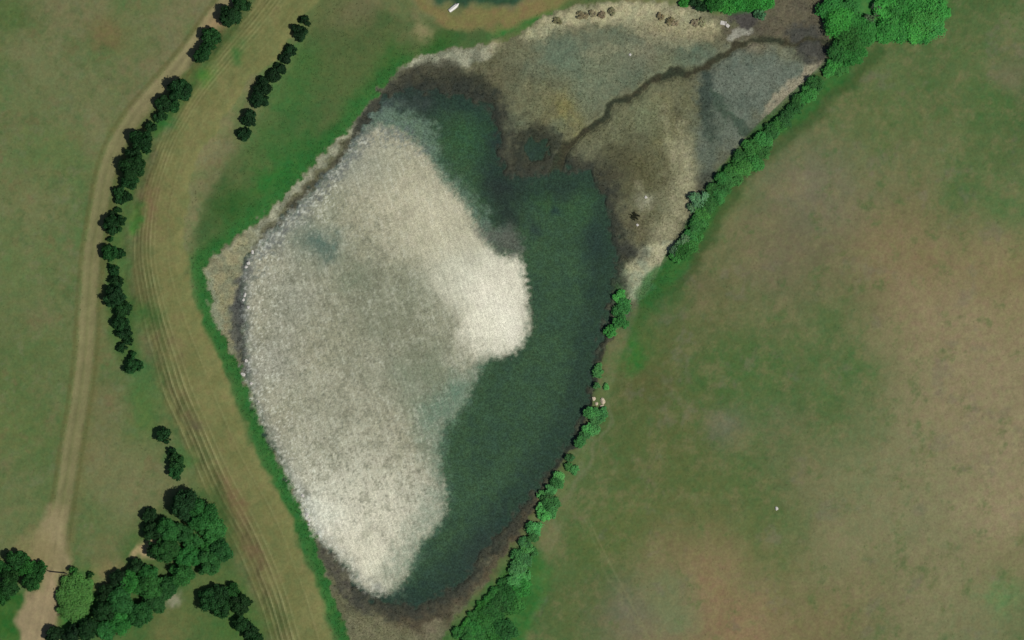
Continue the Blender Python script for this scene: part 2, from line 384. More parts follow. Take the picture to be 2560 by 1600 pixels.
# right lobe of the delta
lay(0.95 * poly_mask([(1350,360),(1400,310),(1460,255),(1530,215),(1600,200),(1650,195),(1650,260),(1645,340),(1650,420),(1630,480),(1600,540),(1560,600),(1500,620),(1465,590),(1450,530),(1430,460),(1390,410)], 3.5, 'F', 1.6, 4.0), (98, 95, 66), col2=(108, 105, 78), s2=4)
for u, v, r, c, a in [(1475,370,80,(74,70,47),.9),(1425,420,50,(64,60,42),.9),(1540,400,55,(86,80,50),.7),(1500,520,45,(94,84,58),.7),(1625,400,36,(140,130,98),.95),(1615,465,42,(146,136,106),.95),(1640,330,26,(126,120,84),.8),(1590,330,30,(124,116,78),.6),
                      (1530,270,40,(112,114,82),.6),(1450,290,35,(116,114,84),.5),(1525,465,18,(150,142,118),.8),(1560,560,30,(128,118,92),.7),(1600,280,25,(92,86,58),.6),(1580,250,30,(120,110,74),.5),(1500,600,30,(62,62,52),.6)]:
    lay(a * blob(u, v, r) * m_pond, c)
for pts, w, a in [([(1310,430),(1285,385),(1245,350),(1225,310)],.7,.6),([(1225,350),(1262,300),(1300,262),(1318,238)],.5,.5),([(1200,330),(1215,290),(1250,268)],.4,.45),
                  ([(1420,290),(1470,310),(1520,318)],.35,.35),([(1590,235),(1602,275),(1598,320),(1612,350)],.45,.5),([(1385,405),(1420,370),(1440,330)],.5,.45),
                  ([(1455,600),(1480,560),(1498,520)],.5,.5),([(1400,470),(1440,455),(1480,460)],.4,.4),([(1090,165),(1130,200),(1170,215)],.5,.5),([(1560,110),(1600,130),(1650,135)],.4,.4),
                  ([(1700,150),(1720,200),(1760,230),(1780,270)],.4,.4),([(1240,180),(1300,200),(1340,190)],.35,.35)]:
    lay(a * line_mask(pts, w, 0.7, 'F', nse=.5, nscale=1.2) * m_pond, (66, 64, 46))
for pts, w, a in [([(1500,60),(1560,95),(1630,110)],.8,.5),([(1390,130),(1450,115),(1500,120)],.8,.4),([(1560,250),(1580,330),(1600,420),(1590,500)],.9,.45),([(1510,440),(1530,470),(1525,500)],.5,.6),
                  ([(1730,115),(1790,105),(1850,120)],.6,.5)]:
    lay(a * line_mask(pts, w, 1.4, 'F', nse=.9, nscale=1.2) * m_pond, (142, 134, 104))
lay(0.8 * poly_mask([(1600,290),(1640,330),(1648,420),(1622,520),(1575,575),(1540,585),(1575,500),(1598,420),(1588,345)], 2.2, 'F', 1.5, 2.0) * m_pond, (152, 142, 110), col2=(132, 124, 94), s2=2)
# sand spit on the right shore
lay(0.97 * poly_mask([(1455,640),(1490,615),(1530,580),(1570,570),(1590,575),(1570,620),(1555,660),(1530,695),(1495,715),(1480,700),(1470,670)], 0.9, 'F'), (166, 156, 122), col2=(150, 148, 120), s2=3)
lay(0.8 * blob(1545,600,22), (168, 156, 124)); lay(0.6 * line_mask([(1488,612),(1540,607),(1592,601)], 0.1, 0.25, 'F'), (92, 84, 64))
# grey-green inlet on the far right of the delta
lay(0.9 * poly_mask([(1660,190),(1720,125),(1800,110),(1880,130),(1920,165),(1860,215),(1800,280),(1740,340),(1690,400),(1672,430),(1640,330),(1668,260)], 4.0, 'F', 1.6, 4.0), (104, 108, 94), col2=(92, 99, 86), s2=5)
lay(0.85 * line_mask([(1935,150),(1895,190),(1850,230),(1815,262)], [1.4,2.0,1.8,1.0], 0.9, 'F'), (150, 136, 112))
lay(0.7 * blob(1790,120,30,0.7), (122, 108, 88))
lay(0.8 * line_mask([(1672,165),(1670,210),(1668,245),(1672,300),(1690,330)], [0.8,2.4,1.8,1.4,1.0], 1.2, 'F', nse=.6), (42, 56, 48))
lay(0.85 * line_mask([(1690,215),(1710,260),(1740,290),(1775,320)], [0.6,1.2,1.3,0.9], 0.8, 'F'), (56, 72, 56))
lay(0.5 * blob(1680,340,40,2.0,-20), (70, 78, 60))
# muddy inlet at the top
lay(0.97 * poly_mask([(1800,-60),(1960,-60),(1950,60),(1955,120),(1920,145),(1870,110),(1800,88),(1735,100),(1710,70),(1770,60),(1820,30)], 1.4, 'F', 0.5), (94, 84, 64), col2=(84, 76, 60), s2=4)
lay(0.85 * poly_mask([(1860,70),(1920,60),(1950,110),(1940,150),(1900,140),(1870,110)], 1.2, 'F', 0.6), (66, 64, 58), col2=(58, 58, 52), s2=2)
lay(0.95 * poly_mask([(1715,25),(1770,20),(1800,30),(1790,60),(1750,68),(1735,55)], 0.9, 'F', 0.4), (68, 62, 58))  # dark mud patch, its shade painted into the tint
lay(0.95 * poly_mask([(1725,76),(1740,66),(1772,66),(1770,78),(1740,92),(1722,90)], 0.5, 'F'), (146, 138, 122))
lay(0.6 * blob(1570,30,40,0.4), (140, 128, 96))
# shadowless dark mud between delta and water
m_ragged = poly_mask([(1060,170),(1150,180),(1190,250),(1185,330),(1205,400),(1200,350),(1230,300),(1300,300),(1340,340),(1320,360),(1380,400),(1420,440),(1450,500),(1470,580),(1490,600),(1450,620),(1430,500),(1380,420),(1300,440),(1230,450),(1200,440),(1160,380),(1150,260),(1050,230),(960,230),(930,225),(980,190)], 1.8, 'F', 0.9)
lay(0.92 * m_ragged * m_pond, (40, 44, 33), col2=(54, 54, 39), s2=2.0)
# bottom and right mud shores
lay(0.9 * poly_mask([(1275,1190),(1250,1180),(1215,1230),(1180,1290),(1120,1365),(1050,1415),(960,1440),(880,1430),(900,1480),(1000,1500),(1080,1440),(1160,1360),(1210,1290)], 1.4, 'F', 0.7), (88, 76, 56), col2=(100, 84, 60), s2=2.5)
lay(0.9 * poly_mask([(840,1420),(880,1440),(940,1470),(990,1500),(1020,1560),(850,1560),(830,1500)], 1.8, 'F', 0.6), (116, 108, 80), col2=(104, 98, 70), s2=3)
lay(0.7 * poly_mask([(940,1430),(1040,1430),(1060,1450),(1010,1500),(960,1480)], 1.5, 'F', 0.9), (72, 62, 44))
lay(0.7 * poly_mask([(1010,1470),(1045,1465),(1040,1500),(1005,1505)], 0.9, 'F', 0.4), (118, 108, 82))
lay(0.9 * poly_mask([(735,1240),(760,1250),(800,1300),(830,1350),(860,1400),(880,1440),(840,1440),(790,1380),(760,1310)], 0.9, 'F', 0.5), (68, 63, 54), col2=(92, 86, 68), s2=2)
lay(0.5 * line_mask([(750,1290),(790,1370),(830,1440)], 0.35, 0.4, 'F'), (44, 44, 34))
lay(0.8 * line_mask([(1440,780),(1412,870),(1392,950),(1362,1030)], [1.2,1.0,1.4,0.7], 0.7, 'F') * m_pond, (106, 96, 72), col2=(84, 82, 58), s2=2)
lay(0.7 * line_mask([(1655,420),(1640,500),(1610,560)], 0.9, 0.7, 'F'), (78, 74, 58))
# the sun-dried crust lines
lay(0.7 * blob(1465,700,24,1.8,0), (52, 120, 54)); lay(0.6 * blob(1490,770,28,1.2), (92, 104, 80))

# green margin on the right bank
m_rm = sstep(5.0, 1.0, d_out + 1.0 * n2) * (sdP < 0.6) * m_right
lay(0.8 * m_rm, (64, 88, 46), col2=(52, 90, 42), s2=4)
P_hr = [(1985,165),(1900,245),(1810,320),(1740,390),(1690,455),(1650,530),(1610,605),(1570,650),(1530,700)]
lay(0.85 * line_mask(P_hr, 2.6, 1.0, 'W'), (50, 98, 44))
lay(0.6 * line_mask([(2080,120),(2010,190),(1920,270),(1835,345),(1765,415),(1715,480),(1675,555),(1635,630),(1580,690)], 1.5, 1.4, 'W', nse=0.6), (42, 74, 32))
lay(0.85 * poly_mask([(1260,1290),(1290,1360),(1270,1440),(1230,1530),(1180,1570),(1020,1570),(1060,1500),(1150,1400),(1210,1320)], 2.0), (46, 100, 42), col2=(60, 108, 50), s2=5)
lay(0.8 * blob(1495,820,26,1.6,-20), (38, 106, 40)); lay(0.6 * blob(1560,720,40,1.5,-30), (54, 92, 46)); lay(0.6 * blob(1530,800,40), (68, 94, 46))
lay(0.9 * poly_mask([(1975,-60),(1960,20),(1975,90),(1985,140),(2030,130),(2060,95),(2130,95),(2200,80),(2235,30),(2225,-60)], 1.5, 'F', .6), (52, 112, 50), col2=(64, 120, 60), s2=3)
lay(0.9 * poly_mask([(1640,-60),(1830,-60),(1815,12),(1770,26),(1700,20),(1650,5)], 1.2), (44, 108, 44), col2=(58, 118, 56), s2=3)

dW, _, _ = seg_dist(FX, FY, smooth_poly([F(*p) for p in WATER], True, 2), True)
wet = sstep(6.5, 0.5, dW + 2.0 * fbm(X, Y, 2.4, 4, 74, .75)) * m_pond * (X > F(830, 0)[0])
lay(0.88 * wet, (44, 47, 39), col2=(56, 55, 43), s2=2)
lay(0.5 * blob(1300,400,45), (48,48,36)); lay(0.75 * blob(1665,425,34,0.7,60), (58,60,48)); lay(0.8 * blob(1490,590,26), (52,52,44))
# ---- water and the sun glint painted over it
m_pud = poly_mask([(1240,345),(1262,330),(1288,338),(1292,360),(1275,378),(1250,374)], 0.7, 'F', 0.4)
wat = np.maximum(np.maximum(m_water, m_stream), m_pud)
dW, _, _ = seg_dist(FX, FY, smooth_poly([F(*p) for p in WATER], True, 2), True)
sdW = np.where(m_water > 0.5, dW, -dW)
m_w = sstep(0.2, 0.8, wat)
lay(sstep(0.2, 0.8, m_stream), (62, 58, 42), col2=(54, 58, 43), s2=5)
lay(sstep(0.2, 0.8, m_pud), (42, 60, 48))
lay(sstep(0.2, 0.8, m_water), (44, 62, 52), col2=(40, 60, 50), s2=6)
lay(sstep(6, 1, sdW) * m_water * (X > F(1200, 0)[0]), (44, 65, 51))
deep = sstep(2.0, 9.0, sdW + 1.5 * n2) * m_water
lay(deep, (53, 77, 57), col2=(57, 82, 58), s2=7)
for u, v, r, c, a in [(1090,320,60,(52,84,54),.9),(1290,480,26,(52,82,52),.8),(1360,500,40,(54,84,54),.8),(1320,440,30,(40,56,48),.6),(1315,500,12,(40,62,58),.8),(1190,440,50,(38,46,44),.8),(1190,510,40,(36,46,42),.8),
                      (1410,580,40,(40,58,52),.7),(1250,540,20,(46,62,56),.8),(1080,1330,60,(44,63,52),.6),(1000,240,60,(46,54,50),.7),(1170,330,16,(36,48,50),.8),(1360,950,40,(46,66,54),.4),(1265,355,22,(46,64,54),.9),
                      (1150,1310,50,(48,58,52),.6),(1180,550,22,(96,96,90),.6)]:
    lay(a * blob(u, v, r) * m_w, c)
# sun glint on wind ripples, painted as pale colour with streaks and flecks
ang = math.radians(-72)
su = X * math.cos(ang) + Y * math.sin(ang); sv = -X * math.sin(ang) + Y * math.cos(ang)
st = fbm(su / 6.0, sv, 0.62, 3, 51, 0.7)
spk = fbm(X, Y, 0.75, 3, 52, 0.8)
glintc = m_glint
lay(0.55 * sstep(6.0, 0.0, np.abs(dW)) * poly_mask([(790,330),(870,250),(960,240),(1060,300),(1100,380),(1160,480),(1240,560),(1245,620),(1000,600),(800,420)], 3.0, 'F', 1.5) * m_w, (98, 106, 104))
lay(0.75 * poly_mask([(860,300),(900,255),(960,262),(1020,300),(1050,390),(1120,470),(1180,560),(1110,560),(1000,430),(900,340)], 2.2, 'F', 1.5, 1.5, 61) * m_w, (104, 122, 106))
lay(glintc, (168, 160, 139), col2=(154, 148, 125), s2=5)
for u, v, r, c, a in [(950,450,110,(184,174,150),.9),(1040,550,115,(198,188,164),.95),(900,380,60,(168,164,144),.6),
                      (770,560,42,(84,108,96),.85),(720,600,60,(134,136,120),.7),(840,640,80,(138,137,114),.8),(930,740,110,(130,129,108),.85),(860,700,70,(136,135,114),.8),(980,690,60,(130,132,110),.7),(1010,860,80,(130,130,108),.85),(960,900,90,(136,136,116),.75),
                      (1080,920,45,(100,126,104),.85),(1040,970,45,(108,128,106),.85),(1000,960,50,(124,132,110),.7),(1020,1060,40,(126,136,114),.7),(1000,800,80,(138,136,114),.75),(880,860,90,(142,140,120),.6),
                      (680,720,80,(152,150,138),.6),(650,850,70,(156,152,142),.6),(750,980,110,(160,156,138),.6),(800,1170,130,(190,184,166),.9),(780,1240,90,(228,218,202),.95),(900,1240,120,(214,204,185),.9),(870,1340,80,(222,212,192),.95),(740,1200,45,(228,223,208),.95),(980,1190,60,(188,182,164),.8),
                      (1120,650,80,(206,201,182),.95),(1170,700,95,(232,221,204),1.0),(1190,765,65,(240,230,214),1.0),(1210,640,45,(222,212,194),.9),(1140,780,50,(232,222,204),.9),
                      (1035,1170,16,(128,146,122),.6),(960,1330,16,(126,140,112),.6),(880,1400,14,(96,104,104),.6),(740,1165,9,(110,112,94),.9),(700,500,50,(132,134,126),.6),(820,390,50,(140,142,130),.6),(640,560,40,(134,136,128),.6),(790,480,40,(146,146,124),.6)]:
    lay(a * blob(u, v, r) * glintc, c)
mid = poly_mask([(560,600),(700,450),(860,480),(1000,600),(1090,760),(1130,850),(1110,960),(1040,1010),(1040,1180),(900,1250),(740,1160),(620,950)], 6.0)
sp2 = fbm(X, Y, 0.62, 2, 54, 0.9); sp3 = fbm(X, Y, 2.6, 3, 55, 0.7)
lay(0.6 * poly_mask([(1150,845),(1118,905),(1070,1000),(1045,1060),(1055,1180),(1000,1280),(965,1350),(930,1395),(905,1350),(965,1240),(1010,1150),(985,1040),(1010,950),(1080,880)], 3.0, 'F', 1.5) * m_w * (0.65 + 0.35 * sstep(-.4, .4, sp2)), (104, 126, 108))
lay(0.75 * poly_mask([(580,640),(600,590),(640,535),(700,470),(770,395),(830,335),(880,290),(960,300),(1005,360),(960,355),(880,345),(820,400),(740,500),(660,590),(600,670)], 2.0, 'F', 1.5) * m_w * sstep(-.35, .5, sp2 + 0.6 * sp3), (104, 110, 108))
lobe = np.clip(blob(1170,710,120) + 0.6 * blob(1040,550,110), 0, 1)
lay((1 - 0.8 * lobe) * (0.25 + 0.25 * mid) * sstep(0.1, 0.8, sp3 + 0.3 * sp2) * glintc, (122, 120, 100))
lay(0.3 * mid * sstep(0.2, 0.8, -sp3 + 0.3 * sp2) * glintc, (182, 178, 160))
lay((1 - lobe) * 0.2 * sstep(0.4, 0.9, st) * glintc, (104, 106, 88)); lay(0.25 * sstep(0.4, 0.9, -st) * glintc, (212, 208, 192))
fl = fbm(X, Y, 0.5, 2, 57, 0.9)
lay(0.55 * sstep(0.5, 0.85, fl) * glintc * (0.35 + 0.65 * sstep(14, 2, dW) * (X < F(800, 0)[0] )) * (1 - lobe), (232, 228, 214))
lay(0.55 * sstep(0.42, 0.85, -fl) * glintc * (1 - lobe) * (0.5 + 0.5 * mid), (92, 94, 78))
for u, v, r, c, a in [(770,560,40,(78,102,92),.95),(725,570,34,(112,122,106),.7),(830,650,46,(114,122,100),.65),(1012,862,50,(112,122,98),.7),(640,560,26,(110,112,108),.7),(905,765,50,(120,122,100),.6),(1095,915,34,(92,118,98),.8),(1050,965,30,(98,120,100),.7),(950,900,40,(122,130,108),.6)]:
    lay(a * blob(u, v, r) * (0.6 + 0.4 * sstep(-.3, .4, sp2)) * glintc, c)
lay(0.85 * poly_mask([(1120,535),(1165,545),(1225,560),(1232,600),(1190,600),(1160,582)], 1.8, 'F', 1.0) * m_w, (92, 94, 86))
lay(0.8 * line_mask([(590,610),(574,650),(566,705),(562,760),(572,830),(582,880)], [.8,1.4,1.8,1.8,1.2,.6], 1.0, 'F', nse=.7), (66, 66, 64))
lay(0.6 * line_mask([(600,592),(668,525),(730,465),(790,400),(845,330)], 2.6, 2.0, 'F', nse=1.0) * m_w * sstep(-.1, .45, spk + sp2 * .5), (84, 86, 88))
edge = np.clip(4 * m_glint * (1 - m_glint), 0, 1) * (m_water > 0.3)
lay(0.5 * edge * sstep(-0.3, 0.6, spk), (110, 124, 106))
lay(0.45 * sstep(4.5, 0.6, np.abs(dW)) * glintc * sstep(-0.2, 0.4, spk + 0.3), (118, 118, 114))
lay(0.55 * sstep(3.5, 0.6, np.abs(dW)) * glintc * sstep(0.1, 0.6, -spk), (208, 206, 200))

C *= (1 + 0.13 * m_pond * (1 - m_w))[..., None]
C *= 1 + (m_pond * (1 - m_w))[..., None] * np.array([-0.03, 0.01, 0.10])
C *= (1 + 0.07 * (1 - m_pond) * (0.5 + 0.9 * m_right))[..., None]
# grain
gr = 1 + 0.05 * n3 + 0.05 * fbm(X, Y, 0.9, 3, 71, 0.8)
mar = m_pond * (1 - m_w)
gr = gr + mar * (0.16 * fbm(X, Y, 1.3, 4, 72, 0.85))
C *= np.clip(gr, 0.5, 1.6)[..., None]
C *= np.array([0.955, 1.035, 0.965])
C = np.clip(C, 0.004, 0.85)

# ------------------------------------------------------------------ heights
WL = -0.80
Z = 0.35 * n1 + 0.10 * n2 + 0.03 * n3
Z = Z * sstep(0, 14, d_out)
Z = Z + 1.3 * sstep(10.0, 3.0, d_road)
Z -= 0.10 * sstep(1.5, 0.5, np.abs(np.abs(dT * sT) - 1.2))
basin = sstep(-2.5, 2.5, sdP)
marsh_z = -0.50 + 0.10 * n2 + 0.06 * fbm(X, Y, 1.1, 3, 81)
Z = Z * (1 - basin) + marsh_z * basin
Z = Z * (1 - wat) + (-1.35) * wat

# which part of the setting each cell belongs to
def cellv(a):
    return 0.25 * (a[:-1, :-1] + a[1:, :-1] + a[:-1, 1:] + a[1:, 1:])
cls = np.zeros((NY - 1, NX - 1), int)
cls[cellv(m_road) > 0.5] = 1
cls[(cellv(m_bank) > 0.5) & (cls == 0)] = 2
trk_all = np.maximum(trk, poly_mask([(70,1330),(105,1225),(150,1200),(160,1310),(160,1350),(136,1358),(132,1440),(122,1570),(35,1570),(52,1440),(105,1390)], 0.8))
cls[cellv(trk_all) > 0.5] = 3
cls[cellv(m_pond) > 0.5] = 4
cls[(cls == 4) & (cellv(wat) > 0.5)] = 5

def make_mesh(name, V, faces, mat, tint=None, kind=None, smooth=True, parent=None):
    me = bpy.data.meshes.new(name)
    n = len(V); f = np.asarray(faces, np.int32)
    k = f.shape[1]
    me.vertices.add(n); me.vertices.foreach_set("co", np.asarray(V, np.float32).ravel())
    me.loops.add(f.size); me.loops.foreach_set("vertex_index", f.ravel())
    me.polygons.add(len(f))
    me.polygons.foreach_set("loop_start", np.arange(0, f.size, k, dtype=np.int32))
    me.polygons.foreach_set("loop_total", np.full(len(f), k, np.int32))
    if smooth:
        me.polygons.foreach_set("use_smooth", np.ones(len(f), bool))
    me.update(calc_edges=True)
    if tint is not None:
        at = me.attributes.new("tint", 'FLOAT_COLOR', 'POINT')
        rgba = np.ones((n, 4), np.float32); rgba[:, :3] = tint
        at.data.foreach_set("color", rgba.ravel())
    me.materials.append(mat)
    o = bpy.data.objects.new(name, me)
    COL.objects.link(o)
    if kind: o["kind"] = kind
    if parent: o.parent = parent
    return o

def grid_part(name, sel, Zs, mat, label=None, kind='structure'):
    J, I = np.nonzero(sel)
    q = np.stack([J * NX + I, J * NX + I + 1, (J + 1) * NX + I + 1, (J + 1) * NX + I], 1)
    used, inv = np.unique(q, return_inverse=True)
    V = np.stack([X.ravel()[used], Y.ravel()[used], (Zs.ravel()[used] if hasattr(Zs, 'ravel') else np.full(len(used), Zs))], 1)
    o = make_mesh(name, V, inv.reshape(q.shape), mat, C.reshape(-1, 3)[used], kind)
    if label: o["label"] = label
    return o

# ------------------------------------------------------------------ materials
def mat_new(name):
    m = bpy.data.materials.new(name); m.use_nodes = True
    nt = m.node_tree
    return m, nt, nt.nodes, nt.links, nt.nodes["Principled BSDF"]
def ground_mat(name, amp, scale, rough=0.95, spec=0.15, bump=0.5, bscale=2.2, bdist=0.12, hue=0.0, stretch=None):
    m, nt, N, L, bs = mat_new(name)
    at = N.new("ShaderNodeAttribute"); at.attribute_name = "tint"
    tc = N.new("ShaderNodeTexCoord")
    src = tc.outputs["Object"]
    if stretch:
        mp = N.new("ShaderNodeMapping"); mp.inputs["Rotation"].default_value = (0, 0, stretch[0]); mp.inputs["Scale"].default_value = (stretch[1], 1, 1)
        L.new(src, mp.inputs[0]); src = mp.outputs[0]
    ns = N.new("ShaderNodeTexNoise"); ns.inputs["Scale"].default_value = scale; ns.inputs["Detail"].default_value = 5; ns.inputs["Roughness"].default_value = 0.7
    L.new(src, ns.inputs["Vector"])
    mr = N.new("ShaderNodeMapRange"); mr.inputs[1].default_value = 0.28; mr.inputs[2].default_value = 0.72
    mr.inputs[3].default_value = 1 - amp; mr.inputs[4].default_value = 1 + amp
    L.new(ns.outputs[0], mr.inputs[0])
    vm = N.new("ShaderNodeVectorMath"); vm.operation = 'SCALE'
    L.new(at.outputs["Color"], vm.inputs[0]); L.new(mr.outputs[0], vm.inputs["Scale"])
    out = vm.outputs[0]
    if hue:
        n2_ = N.new("ShaderNodeTexNoise"); n2_.inputs["Scale"].default_value = scale * 0.35; n2_.inputs["Detail"].default_value = 4
        L.new(tc.outputs["Object"], n2_.inputs["Vector"])
        hs = N.new("ShaderNodeHueSaturation")
        m2 = N.new("ShaderNodeMapRange"); m2.inputs[1].default_value = 0.3; m2.inputs[2].default_value = 0.7
        m2.inputs[3].default_value = 0.5 - hue; m2.inputs[4].default_value = 0.5 + hue
        L.new(n2_.outputs[0], m2.inputs[0]); L.new(m2.outputs[0], hs.inputs["Hue"]); L.new(out, hs.inputs["Color"])
        out = hs.outputs[0]
    L.new(out, bs.inputs["Base Color"])
    bs.inputs["Roughness"].default_value = rough
    bs.inputs["Specular IOR Level"].default_value = spec
    if bump:
        nb = N.new("ShaderNodeTexNoise"); nb.inputs["Scale"].default_value = bscale; nb.inputs["Detail"].default_value = 4
        L.new(src, nb.inputs["Vector"])
        b = N.new("ShaderNodeBump"); b.inputs["Strength"].default_value = bump; b.inputs["Distance"].default_value = bdist
        L.new(nb.outputs[0], b.inputs["Height"]); L.new(b.outputs[0], bs.inputs["Normal"])
    return m
M_grass = ground_mat("grass_turf", 0.16, 1.6, hue=0.02)
M_lush = ground_mat("lush_grass", 0.16, 1.5, hue=0.015)
M_dirt = ground_mat("bare_earth", 0.10, 2.2, bump=0.3, hue=0.006)
M_mud = ground_mat("marsh_mud", 0.30, 1.9, rough=0.8, spec=0.25, bump=0.7, hue=0.015)
def speckle(m, scale, amp, st_ang=None, st_amp=0.0):
    nt = m.node_tree; N = nt.nodes; L = nt.links; bs = N["Principled BSDF"]
    src = bs.inputs["Base Color"].links[0].from_socket
    tc = N.new("ShaderNodeTexCoord")
    n = N.new("ShaderNodeTexNoise"); n.inputs["Scale"].default_value = scale; n.inputs["Detail"].default_value = 2; n.inputs["Roughness"].default_value = 0.6
    L.new(tc.outputs["Object"], n.inputs["Vector"])
    mr = N.new("ShaderNodeMapRange"); mr.inputs[1].default_value = .3; mr.inputs[2].default_value = .7; mr.inputs[3].default_value = 1 - amp; mr.inputs[4].default_value = 1 + amp
    L.new(n.outputs[0], mr.inputs[0])
    v = N.new("ShaderNodeVectorMath"); v.operation = 'SCALE'; L.new(src, v.inputs[0]); L.new(mr.outputs[0], v.inputs["Scale"])
    out = v.outputs[0]
    if st_ang is not None:
        mp = N.new("ShaderNodeMapping"); mp.inputs["Rotation"].default_value = (0, 0, st_ang)
        L.new(tc.outputs["Object"], mp.inputs[0])
        m2 = N.new("ShaderNodeMapping"); m2.inputs["Scale"].default_value = (0.16, 1.9, 1); L.new(mp.outputs[0], m2.inputs[0])
        n2_ = N.new("ShaderNodeTexNoise"); n2_.inputs["Scale"].default_value = 1.0; n2_.inputs["Detail"].default_value = 3; L.new(m2.outputs[0], n2_.inputs["Vector"])
        r2 = N.new("ShaderNodeMapRange"); r2.inputs[1].default_value = .34; r2.inputs[2].default_value = .68; r2.inputs[3].default_value = 1 - st_amp; r2.inputs[4].default_value = 1 + st_amp
        L.new(n2_.outputs[0], r2.inputs[0])
        v2 = N.new("ShaderNodeVectorMath"); v2.operation = 'SCALE'; L.new(out, v2.inputs[0]); L.new(r2.outputs[0], v2.inputs["Scale"]); out = v2.outputs[0]
    L.new(out, bs.inputs["Base Color"])
M_bed = ground_mat("silt", 0.15, 1.0)
M_water = ground_mat("murky_water", 0.3, 1.6, rough=0.3, spec=0.2, bump=0.25, bscale=1.6, bdist=0.05, hue=0.02)
M_glint = ground_mat("painted_glint_surface", 0.10, 1.4, rough=0.6, spec=0.3, bump=0.3, bscale=1.8, bdist=0.06, hue=0.008, stretch=(math.radians(-20), 1.6))  # pale surface, glint comes from its painted tint

speckle(M_glint, 4.6, 0.34, math.radians(72), 0.09)
speckle(M_water, 3.2, 0.3)
speckle(M_mud, 3.0, 0.25)

# ------------------------------------------------------------------ the setting
grid_part("ground", cls == 0, Z, M_grass)
grid_part("embankment_road", cls == 1, Z, M_grass)
grid_part("grass_bank", cls == 2, Z, M_lush)
grid_part("dirt_track", cls == 3, Z, M_dirt)
grid_part("mudflat", cls == 4, Z, M_mud)
grid_part("pond_bed", cls == 5, Z, M_bed)
mw_c = cellv(wat)
grid_part("pond_water", mw_c > 0.12, WL, M_water)
glint_sel = (cellv(m_glint) > 0.5) & (mw_c > 0.5)
grid_part("painted_glint", glint_sel, WL + 0.012, M_glint)  # thin sheet over the water carrying the painted sun glint

# land beyond the surveyed piece, out to the horizon
def far_ground():
    R = 3000.0
    gx = [-R, -1200, -500, GX0, GX1, 500, 1200, R]
    nxi = [-R, -1000, -400, GY0, GY1, 400, 1000, R]
    V = []; Fc = []
    # ring stitched to the border of the grid by a simple skirt
    bx = [GX0, xs[-1]]; by = [GY0, ys[-1]]
    gx[3], gx[4] = bx; nxi[3], nxi[4] = by
    for y in nxi:
        for x in gx:
            V.append((x, y, -0.05 if (gx[3] <= x <= gx[4] and nxi[3] <= y <= nxi[4]) else 0.0))
    n = len(gx)
    for j in range(len(nxi) - 1):
        for i in range(n - 1):
            if i == 3 and j == 3:
                continue
            Fc.append((j * n + i, j * n + i + 1, (j + 1) * n + i + 1, (j + 1) * n + i))
    make_mesh("far_ground", V, Fc, M_grass, np.tile(alb(98, 106, 66), (len(V), 1)), 'structure', smooth=False)
far_ground()

def ground_z(x, y):
    i = min(max((x - GX0) / STEP, 0), NX - 2); j = min(max((y - GY0) / STEP, 0), NY - 2)
    return float(Z[int(round(j)), int(round(i))])

# ------------------------------------------------------------------ plants
def leaf_mat(name, rough=0.75, trans=0.25):
    m, nt, N, L, bs = mat_new(name)
    at = N.new("ShaderNodeAttribute"); at.attribute_name = "tint"
    L.new(at.outputs["Color"], bs.inputs["Base Color"])
    bs.inputs["Roughness"].default_value = rough; bs.inputs["Specular IOR Level"].default_value = 0.2
    tr = N.new("ShaderNodeBsdfTranslucent"); L.new(at.outputs["Color"], tr.inputs[0])
    mx = N.new("ShaderNodeMixShader"); mx.inputs[0].default_value = trans
    L.new(bs.outputs[0], mx.inputs[1]); L.new(tr.outputs[0], mx.inputs[2])
    L.new(mx.outputs[0], N["Material Output"].inputs[0])
    return m
M_leaf = leaf_mat("leaves")
M_bark, _nt, _N, _L, _bs = mat_new("bark")
_n = _N.new("ShaderNodeTexNoise"); _n.inputs["Scale"].default_value = 6
_r = _N.new("ShaderNodeValToRGB"); _r.color_ramp.elements[0].color = (0.05, 0.04, 0.03, 1); _r.color_ramp.elements[1].color = (0.16, 0.12, 0.09, 1)
_L.new(_n.outputs[0], _r.inputs[0]); _L.new(_r.outputs[0], _bs.inputs["Base Color"]); _bs.inputs["Roughness"].default_value = 0.95

def unit(v):
    return v / np.maximum(np.linalg.norm(v, axis=1, keepdims=True), 1e-9)

def leaf_cards(P, Nrm, size, rng):
    """small folded leaf sprays"""
    n = len(P)
    a = unit(np.cross(Nrm, unit(rng.normal(size=(n, 3)))))
    b = np.cross(Nrm, a)
    s = size[:, None]
    V = np.stack([P - a * s, P - b * s * 0.55 + Nrm * s * 0.18, P + a * s, P + b * s * 0.55 + Nrm * s * 0.18], 1).reshape(-1, 3)
    base = np.arange(n) * 4
    Fc = np.concatenate([np.stack([base, base + 1, base + 2], 1), np.stack([base, base + 2, base + 3], 1)], 0)
    return V, Fc

